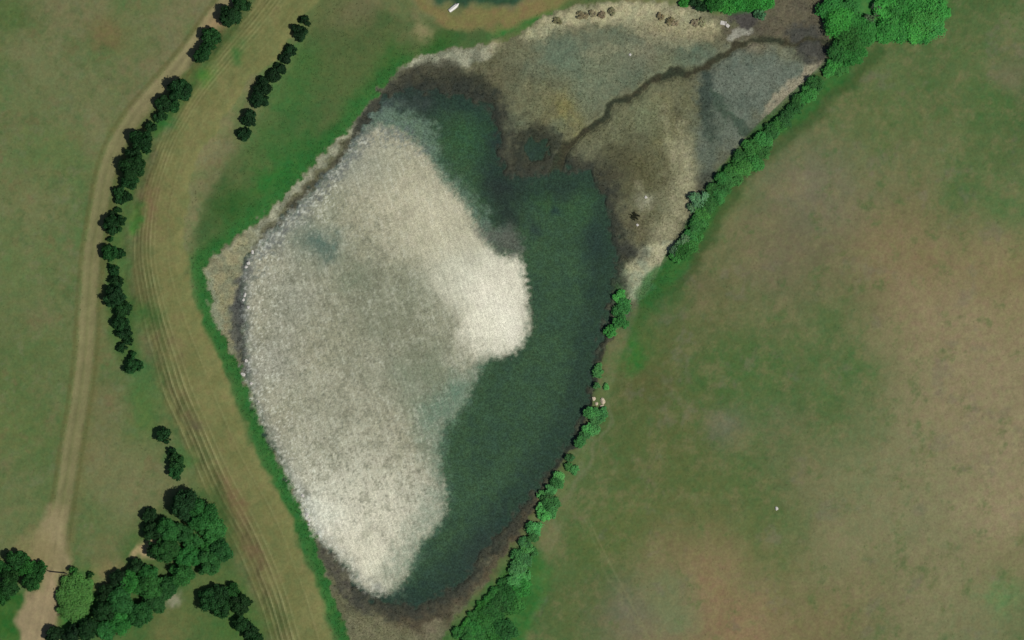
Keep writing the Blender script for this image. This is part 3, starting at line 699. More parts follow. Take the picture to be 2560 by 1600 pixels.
def crown_mesh(lobes, h, z0, col, rng, dens=200, leaf=0.3, flat=0.85, loose=0.12, soft=0.0):
    Ps, Ns, Cs = [], [], []
    col = np.asarray(col)
    for lx, ly, r in lobes:
        rz = max(0.35, (h - z0) * 0.5)
        cz = z0 + rz * (0.55 + 0.45 * min(1, r / max(l[2] for l in lobes)))
        nb = int(np.clip(10 * r + 4, 5, 40)); hl = rng.uniform(.75, 1.05)
        for k in range(nb):
            th = rng.uniform(0, 2 * math.pi); u = rng.uniform(-0.35, 1.0)
            q = math.sqrt(max(0, 1 - u * u))
            rr = rng.uniform(0.45, 0.98)
            c = np.array([lx + q * math.cos(th) * r * rr, ly + q * math.sin(th) * r * rr, cz + u * rz * rr])
            br = r * rng.uniform(0.16, 0.40)
            n = int(dens * br * br * 1.7) + 14
            d = unit(rng.normal(size=(n, 3)))
            d[:, 2] = np.where(d[:, 2] < -0.3, -d[:, 2], d[:, 2])
            rad = br * (1 + loose * rng.normal(size=n) * 1.5) * rng.uniform(0.75, 1.0, n)
            p = c + d * rad[:, None] * np.array([1, 1, flat])
            tone = rng.uniform(0.75, 1.3) if soft < .3 else rng.uniform(0.82, 1.2)
            cc = col * tone * (rng.uniform(0.7, 1.35, (n, 1)) if soft < .3 else rng.uniform(0.85, 1.15, (n, 1)))
            cc = cc * np.array([1, 1, 1]) + col * rng.normal(0, 0.06, (n, 3))
            Ps.append(p); Ns.append(unit(d + rng.normal(0, 0.45, (n, 3)) + np.array([0, 0, 1.6 * soft]))); Cs.append(np.clip(cc, 0.003, 0.6))
    P = np.concatenate(Ps); Nn = np.concatenate(Ns); Cc = np.concatenate(Cs)
    P[:, 2] = np.maximum(P[:, 2], 0.06)
    sz = leaf * rng.uniform(0.6, 1.25, len(P))
    V, Fc = leaf_cards(P, Nn, sz, rng)
    return V, Fc, np.repeat(Cc, 4, 0)

def tube(p0, p1, r0, r1, k=7):
    p0, p1 = np.array(p0, float), np.array(p1, float)
    d = (p1 - p0) / np.linalg.norm(p1 - p0)
    a = np.cross(d, [0, 1, 0] if abs(d[1]) < 0.9 else [1, 0, 0]); a /= np.linalg.norm(a); b = np.cross(d, a)
    V = []
    for p, r in ((p0, r0), (p1, r1)):
        for i in range(k):
            t = 2 * math.pi * i / k
            V.append(p + r * (math.cos(t) * a + math.sin(t) * b))
    Fc = []
    for i in range(k):
        j = (i + 1) % k
        Fc += [(i, j, k + j), (i, k + j, k + i)]
    for i in range(1, k - 1):
        Fc.append((k, k + i, k + i + 1))
    return V, Fc

def join(parts):
    V, Fc, o = [], [], 0
    for v, f in parts:
        V += list(v); Fc += [tuple(i + o for i in t) for t in f]; o += len(v)
    return np.array(V), np.array(Fc)

COUNT = 0
def plant(name, label, cat, group, lobes, h, col, z0=None, dens=200, leaf=0.3, flat=0.85, tree=True, soft=0.0):
    """lobes in world metres; the thing stands where its first lobe stands"""
    global COUNT
    COUNT += 1
    rng = np.random.default_rng(1000 + COUNT)
    x, y, r = lobes[0]
    e = bpy.data.objects.new(name, None); COL.objects.link(e)
    e.empty_display_size = 0.5
    e.location = (x, y, ground_z(x, y))
    e["label"] = label; e["category"] = cat
    if group: e["group"] = group
    rel = [(a - x, b - y, c) for a, b, c in lobes]
    for k in range(3):
        a, b, c = rel[rng.integers(0, len(lobes))]
        t = rng.uniform(0, 2 * math.pi); q = rng.uniform(.6, .95)
        rel.append((a + math.cos(t) * c * q, b + math.sin(t) * c * q, c * rng.uniform(.3, .55)))
    z0 = h * 0.18 if z0 is None else z0
    V, Fc, tc = crown_mesh(rel, h, z0, alb(*col) if max(col) > 1.5 else col, rng, dens, leaf, flat, 0.30 if soft > .6 else 0.19, soft)
    make_mesh("crown" if tree else "foliage", V, Fc, M_leaf, tc, None, smooth=False, parent=e)
    if tree:
        tr = max(0.08, 0.05 * r)
        parts = [tube((0, 0, -0.1), (0, 0, h * 0.4), tr * 1.5, tr)]
        for k in range(4):
            t = rng.uniform(0, 6.28)
            L_ = r * rng.uniform(0.45, 0.7)
            parts.append(tube((0, 0, h * 0.32), (math.cos(t) * L_, math.sin(t) * L_, h * rng.uniform(0.5, 0.75)), tr * 0.75, tr * 0.3, 5))
        V, Fc = join(parts)
        make_mesh("trunk", V, Fc, M_bark, None, None, parent=e)
    else:
        parts = []
        for k in range(4):
            t = rng.uniform(0, 6.28)
            parts.append(tube((0.05 * math.cos(t), 0.05 * math.sin(t), -0.05), (math.cos(t) * r * 0.45, math.sin(t) * r * 0.45, h * 0.6), 0.05, 0.02, 5))
        V, Fc = join(parts)
        make_mesh("stems", V, Fc, M_bark, None, None, parent=e)
    return e

ORD = ["first","second","third","fourth","fifth","sixth","seventh","eighth","ninth","tenth","eleventh","twelfth","thirteenth","fourteenth",
       "fifteenth","sixteenth","seventeenth","eighteenth","nineteenth","twentieth","twenty-first","twenty-second","twenty-third","twenty-fourth",
       "twenty-fifth","twenty-sixth","twenty-seventh","twenty-eighth","twenty-ninth","thirtieth","thirty-first","thirty-second","thirty-third",
       "thirty-fourth","thirty-fifth","thirty-sixth","thirty-seventh","thirty-eighth","thirty-ninth","fortieth","forty-first","forty-second","forty-third","forty-fourth","forty-fifth","forty-sixth","forty-seventh","forty-eighth","forty-ninth","fiftieth"]
def lobesT(c, r, lst, sh=0.25, k=0.92):
    out = []
    for u, v, rr in lst:
        x, y = T(c, r, u, v); rr *= TR
        out.append((x + sh * rr, y - sh * 0.4 * rr, rr * k))
    return out
def row(name, cat, group, phrase, items, col, hk, tree, dens=200, leaf=0.3, cvar=0.15, adjs=("small", "broad", "round"), sh=0.25, flat=0.85, z0=None, soft=0.15, grow=1.0, dark=""):
    rs = [it[2][0][2] for it in items]
    med = sorted(rs)[len(rs) // 2]
    rnd = random.Random(len(items) * 7 + len(phrase))
    for i, (c, r, lst) in enumerate(items):
        q = lst[0][2] / med
        adj = adjs[0] if q < 0.8 else adjs[1] if q > 1.2 else adjs[2]
        lob = lobesT(c, r, lst, sh, 0.92 * grow)
        kk = 1 + rnd.uniform(-cvar, cvar)
        cc = [max(3, v * kk * (1 + rnd.uniform(-.05, .05))) for v in col]
        h = hk * max(l[2] for l in lob) * rnd.uniform(0.9, 1.15)
        plant(name, f"{adj} {phrase[0]}, {ORD[i]} {phrase[1]}", cat, group, lob, h, cc, z0, dens, leaf, flat, tree, soft)

DARK = (36, 76, 36); MID = (38, 84, 38); BRIGHT = (72, 150, 66); PALE = (98, 134, 92)

HEDGEROW = [(0,0,[(2270,45,80)]),(0,0,[(2165,145,105),(2130,200,60)]),(0,0,[(1990,365,100),(1950,330,60)]),(0,0,[(1905,510,88),(1950,450,60)]),(0,0,[(1690,835,112),(1655,900,70)]),
  (0,0,[(1540,980,80)]),(0,0,[(1640,1010,55)]),(0,0,[(1505,1100,58)]),(0,0,[(1425,1200,58)]),(0,0,[(1330,1340,105),(1300,1290,70)]),(0,0,[(1260,1470,72)]),
  (0,1,[(1250,85,118),(1290,20,70)]),(0,1,[(1225,205,76)]),(0,1,[(1112,300,56)]),(0,1,[(1200,350,50)]),(0,1,[(1122,385,42)]),(0,1,[(1108,470,34)]),(0,1,[(1062,520,40)]),
  (0,1,[(1065,620,92),(1140,565,56)]),(0,1,[(1042,750,30)]),(0,1,[(1030,870,80)]),(0,1,[(1128,885,50)]),(0,1,[(1072,1050,58)]),(0,1,[(1095,1135,62)]),(0,1,[(1080,1265,98),(1040,1320,70)]),
  (0,1,[(1160,1400,80)]),(0,2,[(1125,20,72)]),(0,2,[(1165,115,74)]),(0,2,[(1210,195,46)]),(0,2,[(1155,255,48)]),(0,2,[(1250,318,34)]),(0,2,[(1228,430,70),(1305,420,50)])]
row("hedgerow_tree", "tree", "hedgerow trees beside the dirt track", ("tree in the dark hedgerow beside the track", "from the top"), HEDGEROW, DARK, 1.45, True, grow=0.95, sh=0.16, dens=300, leaf=.26)
row("field_tree", "tree", "lone dark trees below the hedgerow", ("dark tree below the hedgerow", "from its lower end"),
    [(0,2,[(1535,1070,68)]),(0,2,[(1612,1235,44)]),(0,2,[(1655,1330,76)]),(0,2,[(1645,1440,62)])], DARK, 1.7, True)
row("bank_tree", "tree", "dark trees on the grass between road and pond", ("dark tree on the green bank", "from the row's top"),
    [(1,0,[(458,200,54)]),(1,0,[(400,300,76)]),(1,0,[(315,468,60)]),(1,0,[(275,535,62)]),(1,0,[(222,640,58)]),(1,0,[(165,715,70)]),(1,0,[(60,810,88)]),(1,0,[(25,930,82)]),
     (0,0,[(2360,1110,80)]),(0,0,[(2300,1270,66)])], (30, 62, 32), 1.45, True, grow=0.95, sh=0.16, dens=300, leaf=.26)

# wood in the lower left corner
WOOD_EDGE = [(0,3,[(500,1460,80)]),(0,3,[(660,1450,92)]),(0,3,[(820,1400,100)]),(0,3,[(975,1240,100)]),(0,3,[(1000,1060,86)]),(0,3,[(1110,930,84)]),(0,3,[(1275,800,66)]),(0,3,[(1430,650,70)]),(0,3,[(1430,470,86)]),(0,3,[(1400,320,70)]),(0,3,[(1740,220,130),(1700,280,80)])]
row("wood_tree", "tree", "trees of the wood in the lower left corner", ("dark tree along the corner wood's field edge", "from the bottom"), WOOD_EDGE, (36, 72, 36), 1.5, True, leaf=0.27, dens=260)
WOOD_CORE = [(0,3,[(980,1400,96)]),(0,3,[(1120,1120,118)]),(0,3,[(1240,960,104)]),(0,3,[(1370,880,92)]),(0,3,[(1550,640,118)]),(0,3,[(1560,450,110)]),(0,3,[(1700,490,88)]),(0,3,[(1890,320,140),(1840,260,80)])]
row("wood_tree", "tree", "trees of the wood in the lower left corner", ("mid green tree inside the corner wood", "from the bottom"), WOOD_CORE, (54, 114, 52), 1.35, True, leaf=0.27, dens=260, soft=.3)
WOOD_BACK = [(0,3,[(1130,1320,112)]),(0,3,[(1300,1250,112)]),(0,3,[(1440,1110,112)]),(0,3,[(1400,1000,118)]),(0,3,[(1560,1010,100)]),(0,3,[(1690,880,108)]),(0,3,[(1760,700,104)]),(0,3,[(1800,570,88)]),(0,3,[(1930,780,108)]),(0,3,[(1950,620,84)]),(0,3,[(2075,660,104)]),(0,3,[(1985,430,120)])]
row("wood_tree", "tree", "trees of the wood in the lower left corner", ("green tree along the corner wood's road side", "from the bottom"), WOOD_BACK, (54, 114, 52), 1.2, True, leaf=0.27, dens=260, soft=.3)
row("copse_tree", "tree", "trees of the copse below the corner wood", ("dark tree in the copse beside the rutted road", "from upper left"),
    [(0,3,[(1950,1130,108),(1920,1080,60)]),(0,3,[(2050,1060,84)]),(0,3,[(2185,1040,72)]),(0,3,[(2075,1190,92)]),(0,3,[(2250,1170,92)]),(0,3,[(2260,1350,72)]),(0,3,[(2340,1420,80)]),(0,3,[(2400,1510,70)])], (38, 78, 36), 1.35, True, leaf=0.27, dens=260)
row("gateway_tree", "tree", "trees left of the gateway on the track", ("tree in the clump left of the gate", "from upper left"),
    [(0,3,[(20,830,74)]),(0,3,[(140,740,92)]),(0,3,[(230,810,92)]),(0,3,[(330,850,92)]),(0,3,[(90,900,84)]),(0,3,[(280,940,92)]),(0,3,[(70,1010,84)]),(0,3,[(10,1090,70)])], (44, 94, 40), 1.4, True, leaf=0.27, dens=260)
row("sapling", "sapling", "saplings on the rough grass right of the track", ("sapling on the bright rough grass", "from the top"),
    [(0,3,[(685,860,44)]),(0,3,[(850,890,30)]),(0,3,[(755,945,30)])], (44, 92, 40), 1.8, True, leaf=0.22)

plant("broad_bush", "broad light green bush right of the track below the gate", "bush", None,
      lobesT(0, 3, [(720,1010,120),(640,1090,95),(780,1090,105),(690,1190,120),(800,1190,75),(750,1290,80),(620,1220,70),(820,980,62),(640,970,70)], 0), 1.7, (88, 140, 66), 0.2, 320, 0.24, 0.85, False, 0.8)
# bright trees top right
FORK = [(3,0,[(610,90,92)]),(3,0,[(760,90,78)]),(3,0,[(680,220,112)]),(3,0,[(830,260,92)]),(3,0,[(770,370,104)]),(3,0,[(910,330,88)]),(3,0,[(680,490,84)]),(3,0,[(800,510,92)])]
row("inlet_tree", "tree", "bright trees right of the muddy inlet", ("bright tree right beside the muddy inlet", "from the top"), FORK, (66, 140, 62), 0.65, True, leaf=0.26, sh=0.0, soft=1.0, grow=1.2, dens=320)
CLUMP = [(3,0,[(1130,50,92)]),(3,0,[(1250,40,100)]),(3,0,[(1380,60,100)]),(3,0,[(1510,60,104)]),(3,0,[(1590,120,84)]),(3,0,[(1480,180,110)]),(3,0,[(1350,170,92)]),(3,0,[(1120,285,84)]),(3,0,[(1210,250,84)]),(3,0,[(1290,310,84)]),(3,0,[(1410,280,100)]),(3,0,[(1530,250,92)]),(3,0,[(1455,335,64)])]
row("corner_tree", "tree", "bright trees in the clump at the top right", ("bright tree of the top right clump", "clockwise from upper left"), CLUMP, (70, 150, 66), 0.5, True, leaf=0.26, sh=0.0, soft=1.0, grow=1.25, dens=320)
row("pale_shrub", "shrub", "pale shrubs between the inlet trees and the clump", ("greyish shrub between the bright trees", "from the top"),
    [(3,0,[(1030,85,56)]),(3,0,[(945,195,54)])], (100, 124, 92), 1.2, False, sh=0.0)

# hedge down the right bank
HEDGE_R = [(3,0,[(640,610,70)]),(3,0,[(690,660,64)]),(3,0,[(570,690,58)]),(3,0,[(450,800,78)]),(3,0,[(395,860,74)]),(3,0,[(350,925,66)]),(3,0,[(290,970,70)]),(3,0,[(250,1030,70)]),(3,0,[(165,1125,74)]),(3,0,[(95,1180,74)]),(3,0,[(30,1240,74)]),
  (2,0,[(2375,1310,84)]),(2,0,[(2270,1400,84)]),(2,0,[(2370,1420,78)]),(2,0,[(2160,1475,66)]),
  (2,1,[(2290,30,84)]),(2,1,[(2180,60,84)]),(2,1,[(2080,80,70)]),(2,1,[(2100,160,80)]),(2,1,[(2000,175,74)]),(2,1,[(2030,250,74)]),(2,1,[(1920,280,70)]),(2,1,[(1955,345,76)]),
  (2,1,[(1850,420,84)]),(2,1,[(1890,400,60)]),(2,1,[(1800,490,76)]),(2,1,[(1770,570,74)]),(2,1,[(1720,630,66)]),(2,1,[(1770,640,60)]),(2,1,[(1705,710,66)]),(2,1,[(1745,730,56)]),(2,1,[(1690,810,72)]),(2,1,[(1620,870,76)]),(2,1,[(1545,930,56)])]
row("hedge_bush", "bush", "bright hedge along the right bank", ("bright bush in the right bank's hedge", "from the top"), HEDGE_R, (68, 132, 62), 0.6, False, leaf=0.24, sh=0.0, soft=1.0, grow=0.98, dens=320)
row("pale_bush", "bush", "pale bushes on the pond side of the right hedge", ("pale bush on the right hedge's pond side", "counting down"),
    [(2,1,[(1765,370,78)]),(2,1,[(1720,450,56)]),(2,1,[(1640,745,48)]),(2,1,[(1590,790,54)]),(2,1,[(1540,860,56)])], (106, 148, 100), 0.95, False, soft=0.7, leaf=0.26, sh=0.0)
row("spit_bush", "bush", "green bushes at the tip of the sand spit", ("green bush at the sand spit's tip", "from the top"),
    [(2,1,[(1015,1295,62)]),(2,1,[(1060,1370,72)]),(2,1,[(1005,1430,56)])], (72, 146, 74), 0.6, False, soft=0.8, leaf=0.24, sh=0.0)
MID_R = [(2,2,[(1030,30,58)]),(2,2,[(930,100,52)])]
row("bank_bush", "bush", "bushes between the sand spit and the pale stones", ("green bush just below the sand spit", "counting down"), MID_R, (72, 144, 70), 0.95, False, soft=0.7, grow=1.1, leaf=0.24, sh=0.0)
LOW_R = [(2,2,[(808,505,44),(818,445,30)]),(2,2,[(800,620,26)]),(2,2,[(888,630,26)]),(2,2,[(755,875,62)]),(2,2,[(835,900,60)]),(2,2,[(800,955,54)]),(2,2,[(720,1030,48)]),(2,2,[(775,1030,52)]),(2,2,[(690,1080,42)]),(2,2,[(645,1150,48)]),(2,2,[(545,1300,36)]),(2,2,[(540,1390,38)]),(2,2,[(590,1415,40)]),(2,2,[(440,1490,48)]),
  (2,3,[(430,25,56)]),(2,3,[(370,95,48)]),(2,3,[(285,140,38)]),(2,3,[(335,170,52)]),(2,3,[(365,235,72)]),(2,3,[(270,270,42)]),(2,3,[(300,325,56)]),(2,3,[(355,310,52)]),(2,3,[(215,450,64)]),(2,3,[(190,525,56)]),(2,3,[(112,590,48)]),(2,3,[(150,640,52)]),(2,3,[(50,720,56)]),(2,3,[(130,750,58)]),(2,3,[(190,680,44)]),(2,3,[(60,835,74)]),(2,3,[(115,880,56)]),(2,3,[(30,950,66)])]
row("shore_bush", "bush", "bushes along the lower right shore", ("green bush along the lower right shore", "from the top"), LOW_R, (84, 150, 80), 0.75, False, soft=0.9, grow=1.1, dens=300, leaf=0.22, sh=0.0, cvar=0.22)
TAIL = [(1,3,[(2340,1010,66)]),(1,3,[(2260,1080,62)]),(1,3,[(2200,1150,58)]),(1,3,[(2130,1215,56)]),(1,3,[(2060,1290,52)]),(1,3,[(1985,1365,52)]),(1,3,[(1905,1440,48)])]
row("tail_bush", "bush", "low bushes at the bottom tip of the shore line", ("low bright bush at the pond's bottom tip", "counting down"), TAIL, (60, 128, 56), 0.5, False, soft=0.8, grow=1.1, leaf=0.24, sh=0.0)
MASS = [(2,3,[(70,1010,84)]),(1,3,[(2400,1090,88)]),(1,3,[(2310,1170,88)]),(2,3,[(20,1180,80)]),(1,3,[(2225,1255,84)]),(1,3,[(2150,1325,80)]),(1,3,[(2075,1395,76)]),(1,3,[(2160,1430,80)]),(1,3,[(2005,1465,70)]),(1,3,[(2250,1470,84)]),(1,3,[(2345,1420,90)]),(1,3,[(2090,1500,72)])]
row("thicket_bush", "bush", "bushes of the green thicket at the bottom edge", ("bright bush of the bottom edge thicket", "from its top"), MASS, (62, 128, 58), 0.42, False, leaf=0.26, sh=0.0, soft=0.9, grow=1.15, dens=240)

# top edge
row("top_bush", "bush", "bright bushes at the top edge left of the inlet", ("bright bush at the top edge", "from the left"),
    [(2,0,[(1640,15,44)]),(2,0,[(1930,25,70)]),(2,0,[(2040,45,70)]),(2,0,[(2150,30,80)]),(2,0,[(2270,20,74)]),(2,0,[(2390,10,70)])], (60, 140, 56), 0.9, False, soft=0.8, grow=1.2, leaf=0.25, sh=0.0)
plant("square_bush", "pale green squarish bush beside the dark mud of the inlet", "bush", None, lobesT(2, 0, [(2335,120,52),(2350,150,44),(2315,105,36)], 0), 1.5, (86, 136, 92), 0.3, 240, 0.22, tree=False)
plant("dark_shrub", "dark green shrub at the top edge above the pale sand", "shrub", None, lobesT(2, 0, [(1775,55,62),(1700,30,44)], 0), 1.8, (44, 82, 46), 0.3, 220, 0.22, tree=False)
row("dry_scrub", "shrub", "dry brown scrub on the top sand", ("low brown-green scrub on the pale top sand", "from the left"),
    [(2,0,[(430,205,42)]),(2,0,[(645,140,46),(700,150,36)]),(2,0,[(765,125,42)]),(2,0,[(850,140,40)]),(2,0,[(940,112,40)]),(2,0,[(1400,155,40)]),(2,0,[(1490,200,46)]),(2,0,[(1540,215,36)]),(2,0,[(1725,215,42)]),(2,0,[(1800,215,48)])], (150, 142, 108), 0.2, False, soft=1.2, grow=0.85, leaf=0.2, sh=0.0)

# star-shaped dark shrub on the mud, with a pale tuft above it
def star_shrub():
    x, y = T(2, 1, 1155, 530)
    e = bpy.data.objects.new("sprawling_shrub", None); COL.objects.link(e)
    e.location = (x, y, ground_z(x, y)); e["label"] = "dark star-shaped shrub sprawling on the brown mudflat"; e["category"] = "shrub"
    parts = []; rnd = random.Random(5)
    cards_p, cards_n = [], []
    for k in range(9):
        t = k * 0.7 + rnd.uniform(-.15, .15); L_ = rnd.uniform(0.8, 1.5)
        p1 = (math.cos(t) * L_, math.sin(t) * L_, rnd.uniform(.25, .5))
        parts.append(tube((0, 0, 0), p1, .06, .02, 5))
        for j in range(26):
            s = rnd.uniform(.15, 1)
            cards_p.append((p1[0] * s + rnd.gauss(0, .07), p1[1] * s + rnd.gauss(0, .07), p1[2] * s + .1 + abs(rnd.gauss(0, .06))))
            cards_n.append((rnd.gauss(0, .4), rnd.gauss(0, .4), 1))
    V, Fc = join(parts); make_mesh("branches", V, Fc, M_bark, None, None, parent=e)
    rng = np.random.default_rng(4)
    P = np.array(cards_p); V, Fc = leaf_cards(P, unit(np.array(cards_n)), rng.uniform(.1, .2, len(P)), rng)
    make_mesh("foliage", V, Fc, M_leaf, np.tile(alb(44, 46, 28), (len(V), 1)), None, False, e)
star_shrub()

# ------------------------------------------------------------------ low growth nobody could count
def tufts(name, mask, n, hgt, wid, seed, gain=1.0, blades=4, label=None):
    rng = np.random.default_rng(seed)
    J = rng.integers(0, NY - 1, n * 12); I = rng.integers(0, NX - 1, n * 12)
    k = rng.uniform(size=n * 12) < mask[J, I]
    J, I = J[k][:n], I[k][:n]
    n = len(J)
    px = X[J, I] + rng.uniform(0, STEP, n); py = Y[J, I] + rng.uniform(0, STEP, n)
    pz = Z[J, I] - 0.02
    Vs, Fs, Ts = [], [], []
    base = 0
    tone = gain * rng.uniform(0.72, 1.3, n)
    for b in range(blades):
        t = rng.uniform(0, 2 * math.pi, n); l = wid * rng.uniform(.5, 1.2, n); h = hgt * rng.uniform(.5, 1.2, n)
        dx, dy = np.cos(t), np.sin(t)
        w = 0.35 * l
        a = np.stack([px - dy * w * .5, py + dx * w * .5, pz], 1)
        c = np.stack([px + dy * w * .5, py - dx * w * .5, pz], 1)
        m1 = np.stack([px + dx * l * .6 + dy * w * .5, py + dy * l * .6 - dx * w * .5, pz + h], 1)
        m2 = np.stack([px + dx * l - dy * w * .3, py + dy * l + dx * w * .3, pz + h * .8], 1)
        V = np.stack([a, c, m1, m2], 1).reshape(-1, 3)
        o = base + np.arange(n) * 4
        Vs.append(V); Fs.append(np.stack([o, o + 1, o + 2, o + 3], 1)); base += 4 * n
        Ts.append(np.repeat(C[J, I] * tone[:, None] * rng.uniform(.85, 1.15, (n, 1)), 4, 0))
    o = make_mesh(name, np.concatenate(Vs), np.concatenate(Fs), M_leaf, np.clip(np.concatenate(Ts), .004, .7), 'stuff', False)
    o["label"] = label; o["category"] = "grass"
    return o
tufts("marsh_grass", mar * sstep(-0.3, 0.5, n2 + 0.3) * (sdP > 0.8), 9000, 0.16, 0.3, 11, 1.25, label="dry marsh grass tufts across the mudflat")
tufts("bank_grass", np.clip(np.maximum(m_rim, 0.3 * m_bank) + 0.6 * m_rm, 0, 1) * (m_pond < 0.3) * (m_road < 0.05), 12000, 0.12, 0.34, 12, 1.3, label="long green grass on the pond banks")
tufts("pasture_grass", np.clip(1 - m_pond - trk_all - m_road, 0, 1) * 0.5, 12000, 0.05, 0.3, 13, 1.12, label="rough grass tufts scattered over the fields")

# ------------------------------------------------------------------ stones
def simple_mat(name, c, rough=0.8, var=0.15, scale=5):
    m, nt, N, L, bs = mat_new(name)
    n = N.new("ShaderNodeTexNoise"); n.inputs["Scale"].default_value = scale; n.inputs["Detail"].default_value = 5
    tc = N.new("ShaderNodeTexCoord"); L.new(tc.outputs["Object"], n.inputs["Vector"])
    r = N.new("ShaderNodeValToRGB")
    r.color_ramp.elements[0].position = .3; r.color_ramp.elements[1].position = .7
    r.color_ramp.elements[0].color = (*[v * (1 - var) for v in c], 1); r.color_ramp.elements[1].color = (*[min(.85, v * (1 + var)) for v in c], 1)
    L.new(n.outputs[0], r.inputs[0]); L.new(r.outputs[0], bs.inputs["Base Color"]); bs.inputs["Roughness"].default_value = rough
    return m
M_rock = simple_mat("pale_stone", (.52, .50, .45)); M_tan = simple_mat("tan_stone", (.50, .42, .30))
M_paint = simple_mat("white_paint", (.72, .70, .64), .5, .06); M_conc = simple_mat("concrete", (.42, .40, .36)); M_wood = simple_mat("dark_timber", (.07, .055, .045), .9, .3)

def rock(name, label, x, y, r, mat, seed, group=None, z=None):
    rng = np.random.default_rng(seed)
    import bmesh
    bm = bmesh.new(); bmesh.ops.create_icosphere(bm, subdivisions=2, radius=1)
    s = rng.uniform(.75, 1.2, 3) * r; s[2] *= .6
    ph = rng.uniform(0, 6, 6)
    for v in bm.verts:
        k = 1 + .18 * math.sin(3 * v.co.x + ph[0]) + .16 * math.sin(4 * v.co.y + ph[1]) + .12 * math.sin(5 * v.co.z + ph[2]) + rng.normal(0, .05)
        v.co = (v.co.x * s[0] * k, v.co.y * s[1] * k, v.co.z * s[2] * k)
    me = bpy.data.meshes.new(name); bm.to_mesh(me); bm.free(); me.materials.append(mat)
    o = bpy.data.objects.new(name, me); COL.objects.link(o)
    o.location = (x, y, (ground_z(x, y) if z is None else z) + .2 * r); o.rotation_euler = (0, 0, rng.uniform(0, 6))
    o["label"] = label; o["category"] = "rock"
    if group: o["group"] = group
SHORE = [(0,1,2385,870,.42),(0,1,2345,975,.5),(0,1,2325,1010,.36),(0,1,2312,1275,.48),(0,1,2300,1320,.36),(0,1,2342,1390,.42),(0,2,2325,385,.46),(0,2,2295,512,.5),(0,2,2375,600,.4),(1,2,20,770,.38),(1,3,440,150,.36),(1,3,480,330,.6),(1,3,500,382,.5),(1,3,500,420,.34)]
for i, (c, r, u, v, s) in enumerate(SHORE):
    x, y = T(c, r, u, v)
    rock("shore_rock", f"white rock at the water line of the left shore, {ORD[i]} from the top", x, y, s, M_rock, 300 + i, "white rocks along the left shore", z=max(ground_z(x, y), WL))
for i, (u, v, s) in enumerate([(858,765,.55),(850,812,.5),(800,790,.42),(775,745,.45)]):
    x, y = T(2, 2, u, v)
    rock("bank_stone", ["pale orange stone on the right bank, upper of the pair by the field", "pinkish stone on the right bank, lower of the pair by the field",
                        "small buff stone beside the stone pair on the right bank", "buff stone nearest the water on the right bank"][i], x, y, s, M_tan, 330 + i, "pale stones on the right bank")
x, y = T(3, 3, 82, 268); rock("field_stone", "lone white stone in the right-hand pasture", x, y, .42, M_rock, 340)
x, y = T(2, 0, 1445, 688); rock("stream_stone", "small pale stone in the stream across the mudflat", x, y, .3, M_rock, 341)
for i, (u, v, s) in enumerate([(1185,612,.3),(1265,350,.35),(1115,515,.34)]):
    x, y = T(2, [1, 1, 0][i], u, v)
    rock("mud_stone", ["pale stone just below the star-shaped shrub", "pale stone on the whitish tuft above the star-shaped shrub", "pale stone on the upper mudflat above the stream"][i], x, y, s, M_rock, 350 + i)

# ------------------------------------------------------------------ made things
import bmesh
def bm_obj(name, bm, mat, parent=None):
    me = bpy.data.meshes.new(name); bm.to_mesh(me); bm.free(); me.materials.append(mat)
    o = bpy.data.objects.new(name, me); COL.objects.link(o); o.parent = parent
    return o
def box(bm, cx, cy, cz, sx, sy, sz, rz=0.0, bevel=0.0):
    r = bmesh.ops.create_cube(bm, size=1)
    ca, sa = math.cos(rz), math.sin(rz)
    for v in r["verts"]:
        x_, y_ = v.co.x * sx, v.co.y * sy
        v.co = (cx + x_ * ca - y_ * sa, cy + x_ * sa + y_ * ca, cz + v.co.z * sz)
def thing(name, label, cat, x, y, rz=0.0, z=None):
    e = bpy.data.objects.new(name, None); COL.objects.link(e)
    e.location = (x, y, ground_z(x, y) if z is None else z); e.rotation_euler = (0, 0, rz)
    e["label"] = label; e["category"] = cat
    return e

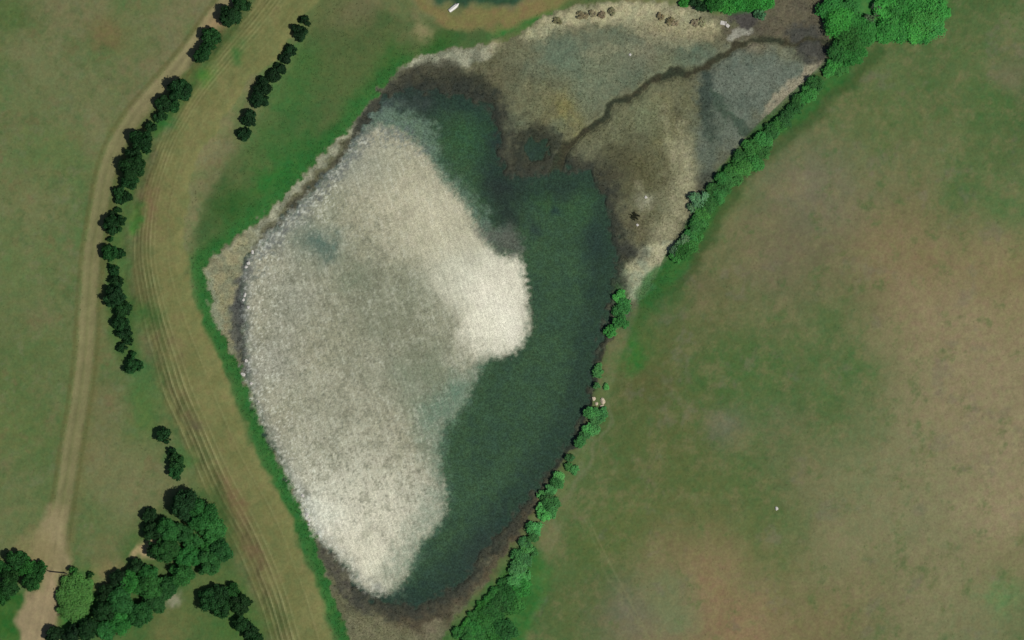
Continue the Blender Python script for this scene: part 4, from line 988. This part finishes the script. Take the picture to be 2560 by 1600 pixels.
# upturned white boat on the dark grass at the top
def boat():
    x, y = T(1, 0, 1872, 68)
    e = thing("upturned_boat", "small white upturned boat lying on dark grass by the loop track", "boat", x, y, math.radians(38))
    n, k = 14, 9
    V, Fc = [], []
    Lh = 1.55
    for i in range(n):
        t = -1 + 2 * i / (n - 1)
        w = 0.52 * (1 - max(0, t) ** 2.4 * 0.92) * (1 - 0.12 * max(0, -t) ** 2)
        hh = 0.5 * (1 - 0.35 * max(0, t) ** 2)
        for j in range(k):
            a = math.pi * j / (k - 1)
            V.append((t * Lh, math.cos(a) * w, hh * math.sin(a) ** 0.75))
    for i in range(n - 1):
        for j in range(k - 1):
            Fc.append((i * k + j, (i + 1) * k + j, (i + 1) * k + j + 1, i * k + j + 1))
    me = bpy.data.meshes.new("hull"); me.from_pydata(V, [], Fc + [tuple(range(k))[::-1]]); me.materials.append(M_paint)
    o = bpy.data.objects.new("hull", me); COL.objects.link(o); o.parent = e
    bm = bmesh.new(); box(bm, -.15, 0, .51, 2.5, .07, .08); bm_obj("keel", bm, M_conc, e)
    bm = bmesh.new()
    for s in (-1, 1): box(bm, -.2, s * .53, .04, 2.4, .05, .06)
    bm_obj("gunwale", bm, M_conc, e)
    bm = bmesh.new(); box(bm, -1.58, 0, .2, .05, .8, .34); bm_obj("transom", bm, M_conc, e)
boat()

# broken concrete culvert head at the inlet
def culvert():
    x, y = T(2, 0, 2015, 225)
    e = thing("culvert_slab", "broken white concrete slab beside the dark mud of the inlet", "slab", x, y, math.radians(-20))
    for nm, cx, cy, sx, sy, rz in (("slab", -.5, .05, 1.5, 1.0, .15), ("slab", .75, -.2, .9, .8, -.35)):
        bm = bmesh.new(); box(bm, 0, 0, 0, sx, sy, .18, 0)
        bmesh.ops.bevel(bm, geom=bm.edges[:], offset=.03, segments=1, affect='EDGES')
        o = bm_obj(nm, bm, M_rock, e); o.location = (cx, cy, .12); o.rotation_euler = (.05, -.06, rz)
    bm = bmesh.new(); box(bm, .1, -.1, .16, .12, 1.5, .3, .5); bm_obj("beam", bm, M_wood, e)
culvert()

# timber field gate across the track
def gate():
    x, y = T(0, 3, 550, 875)
    e = thing("field_gate", "dark timber gate across the dirt track between the trees", "gate", x, y, math.radians(-6))
    Lg = 4.0
    for s in (-1, 1):
        bm = bmesh.new(); box(bm, s * Lg / 2, 0, .65, .2, .2, 1.4); bm_obj("post", bm, M_wood, e)
    for k in range(4):
        bm = bmesh.new(); box(bm, 0, 0, .25 + .28 * k, Lg - .25, .07, .12); bm_obj("rail", bm, M_wood, e)
    bm = bmesh.new(); r = .28 * 3
    box(bm, 0, .06, .67, math.hypot(Lg - .4, .84), .05, .09)
    o = bm_obj("brace", bm, M_wood, e)
gate()
print("plants", COUNT, "tris", sum(len(o.data.polygons) for o in SC.objects if o.type == 'MESH'))
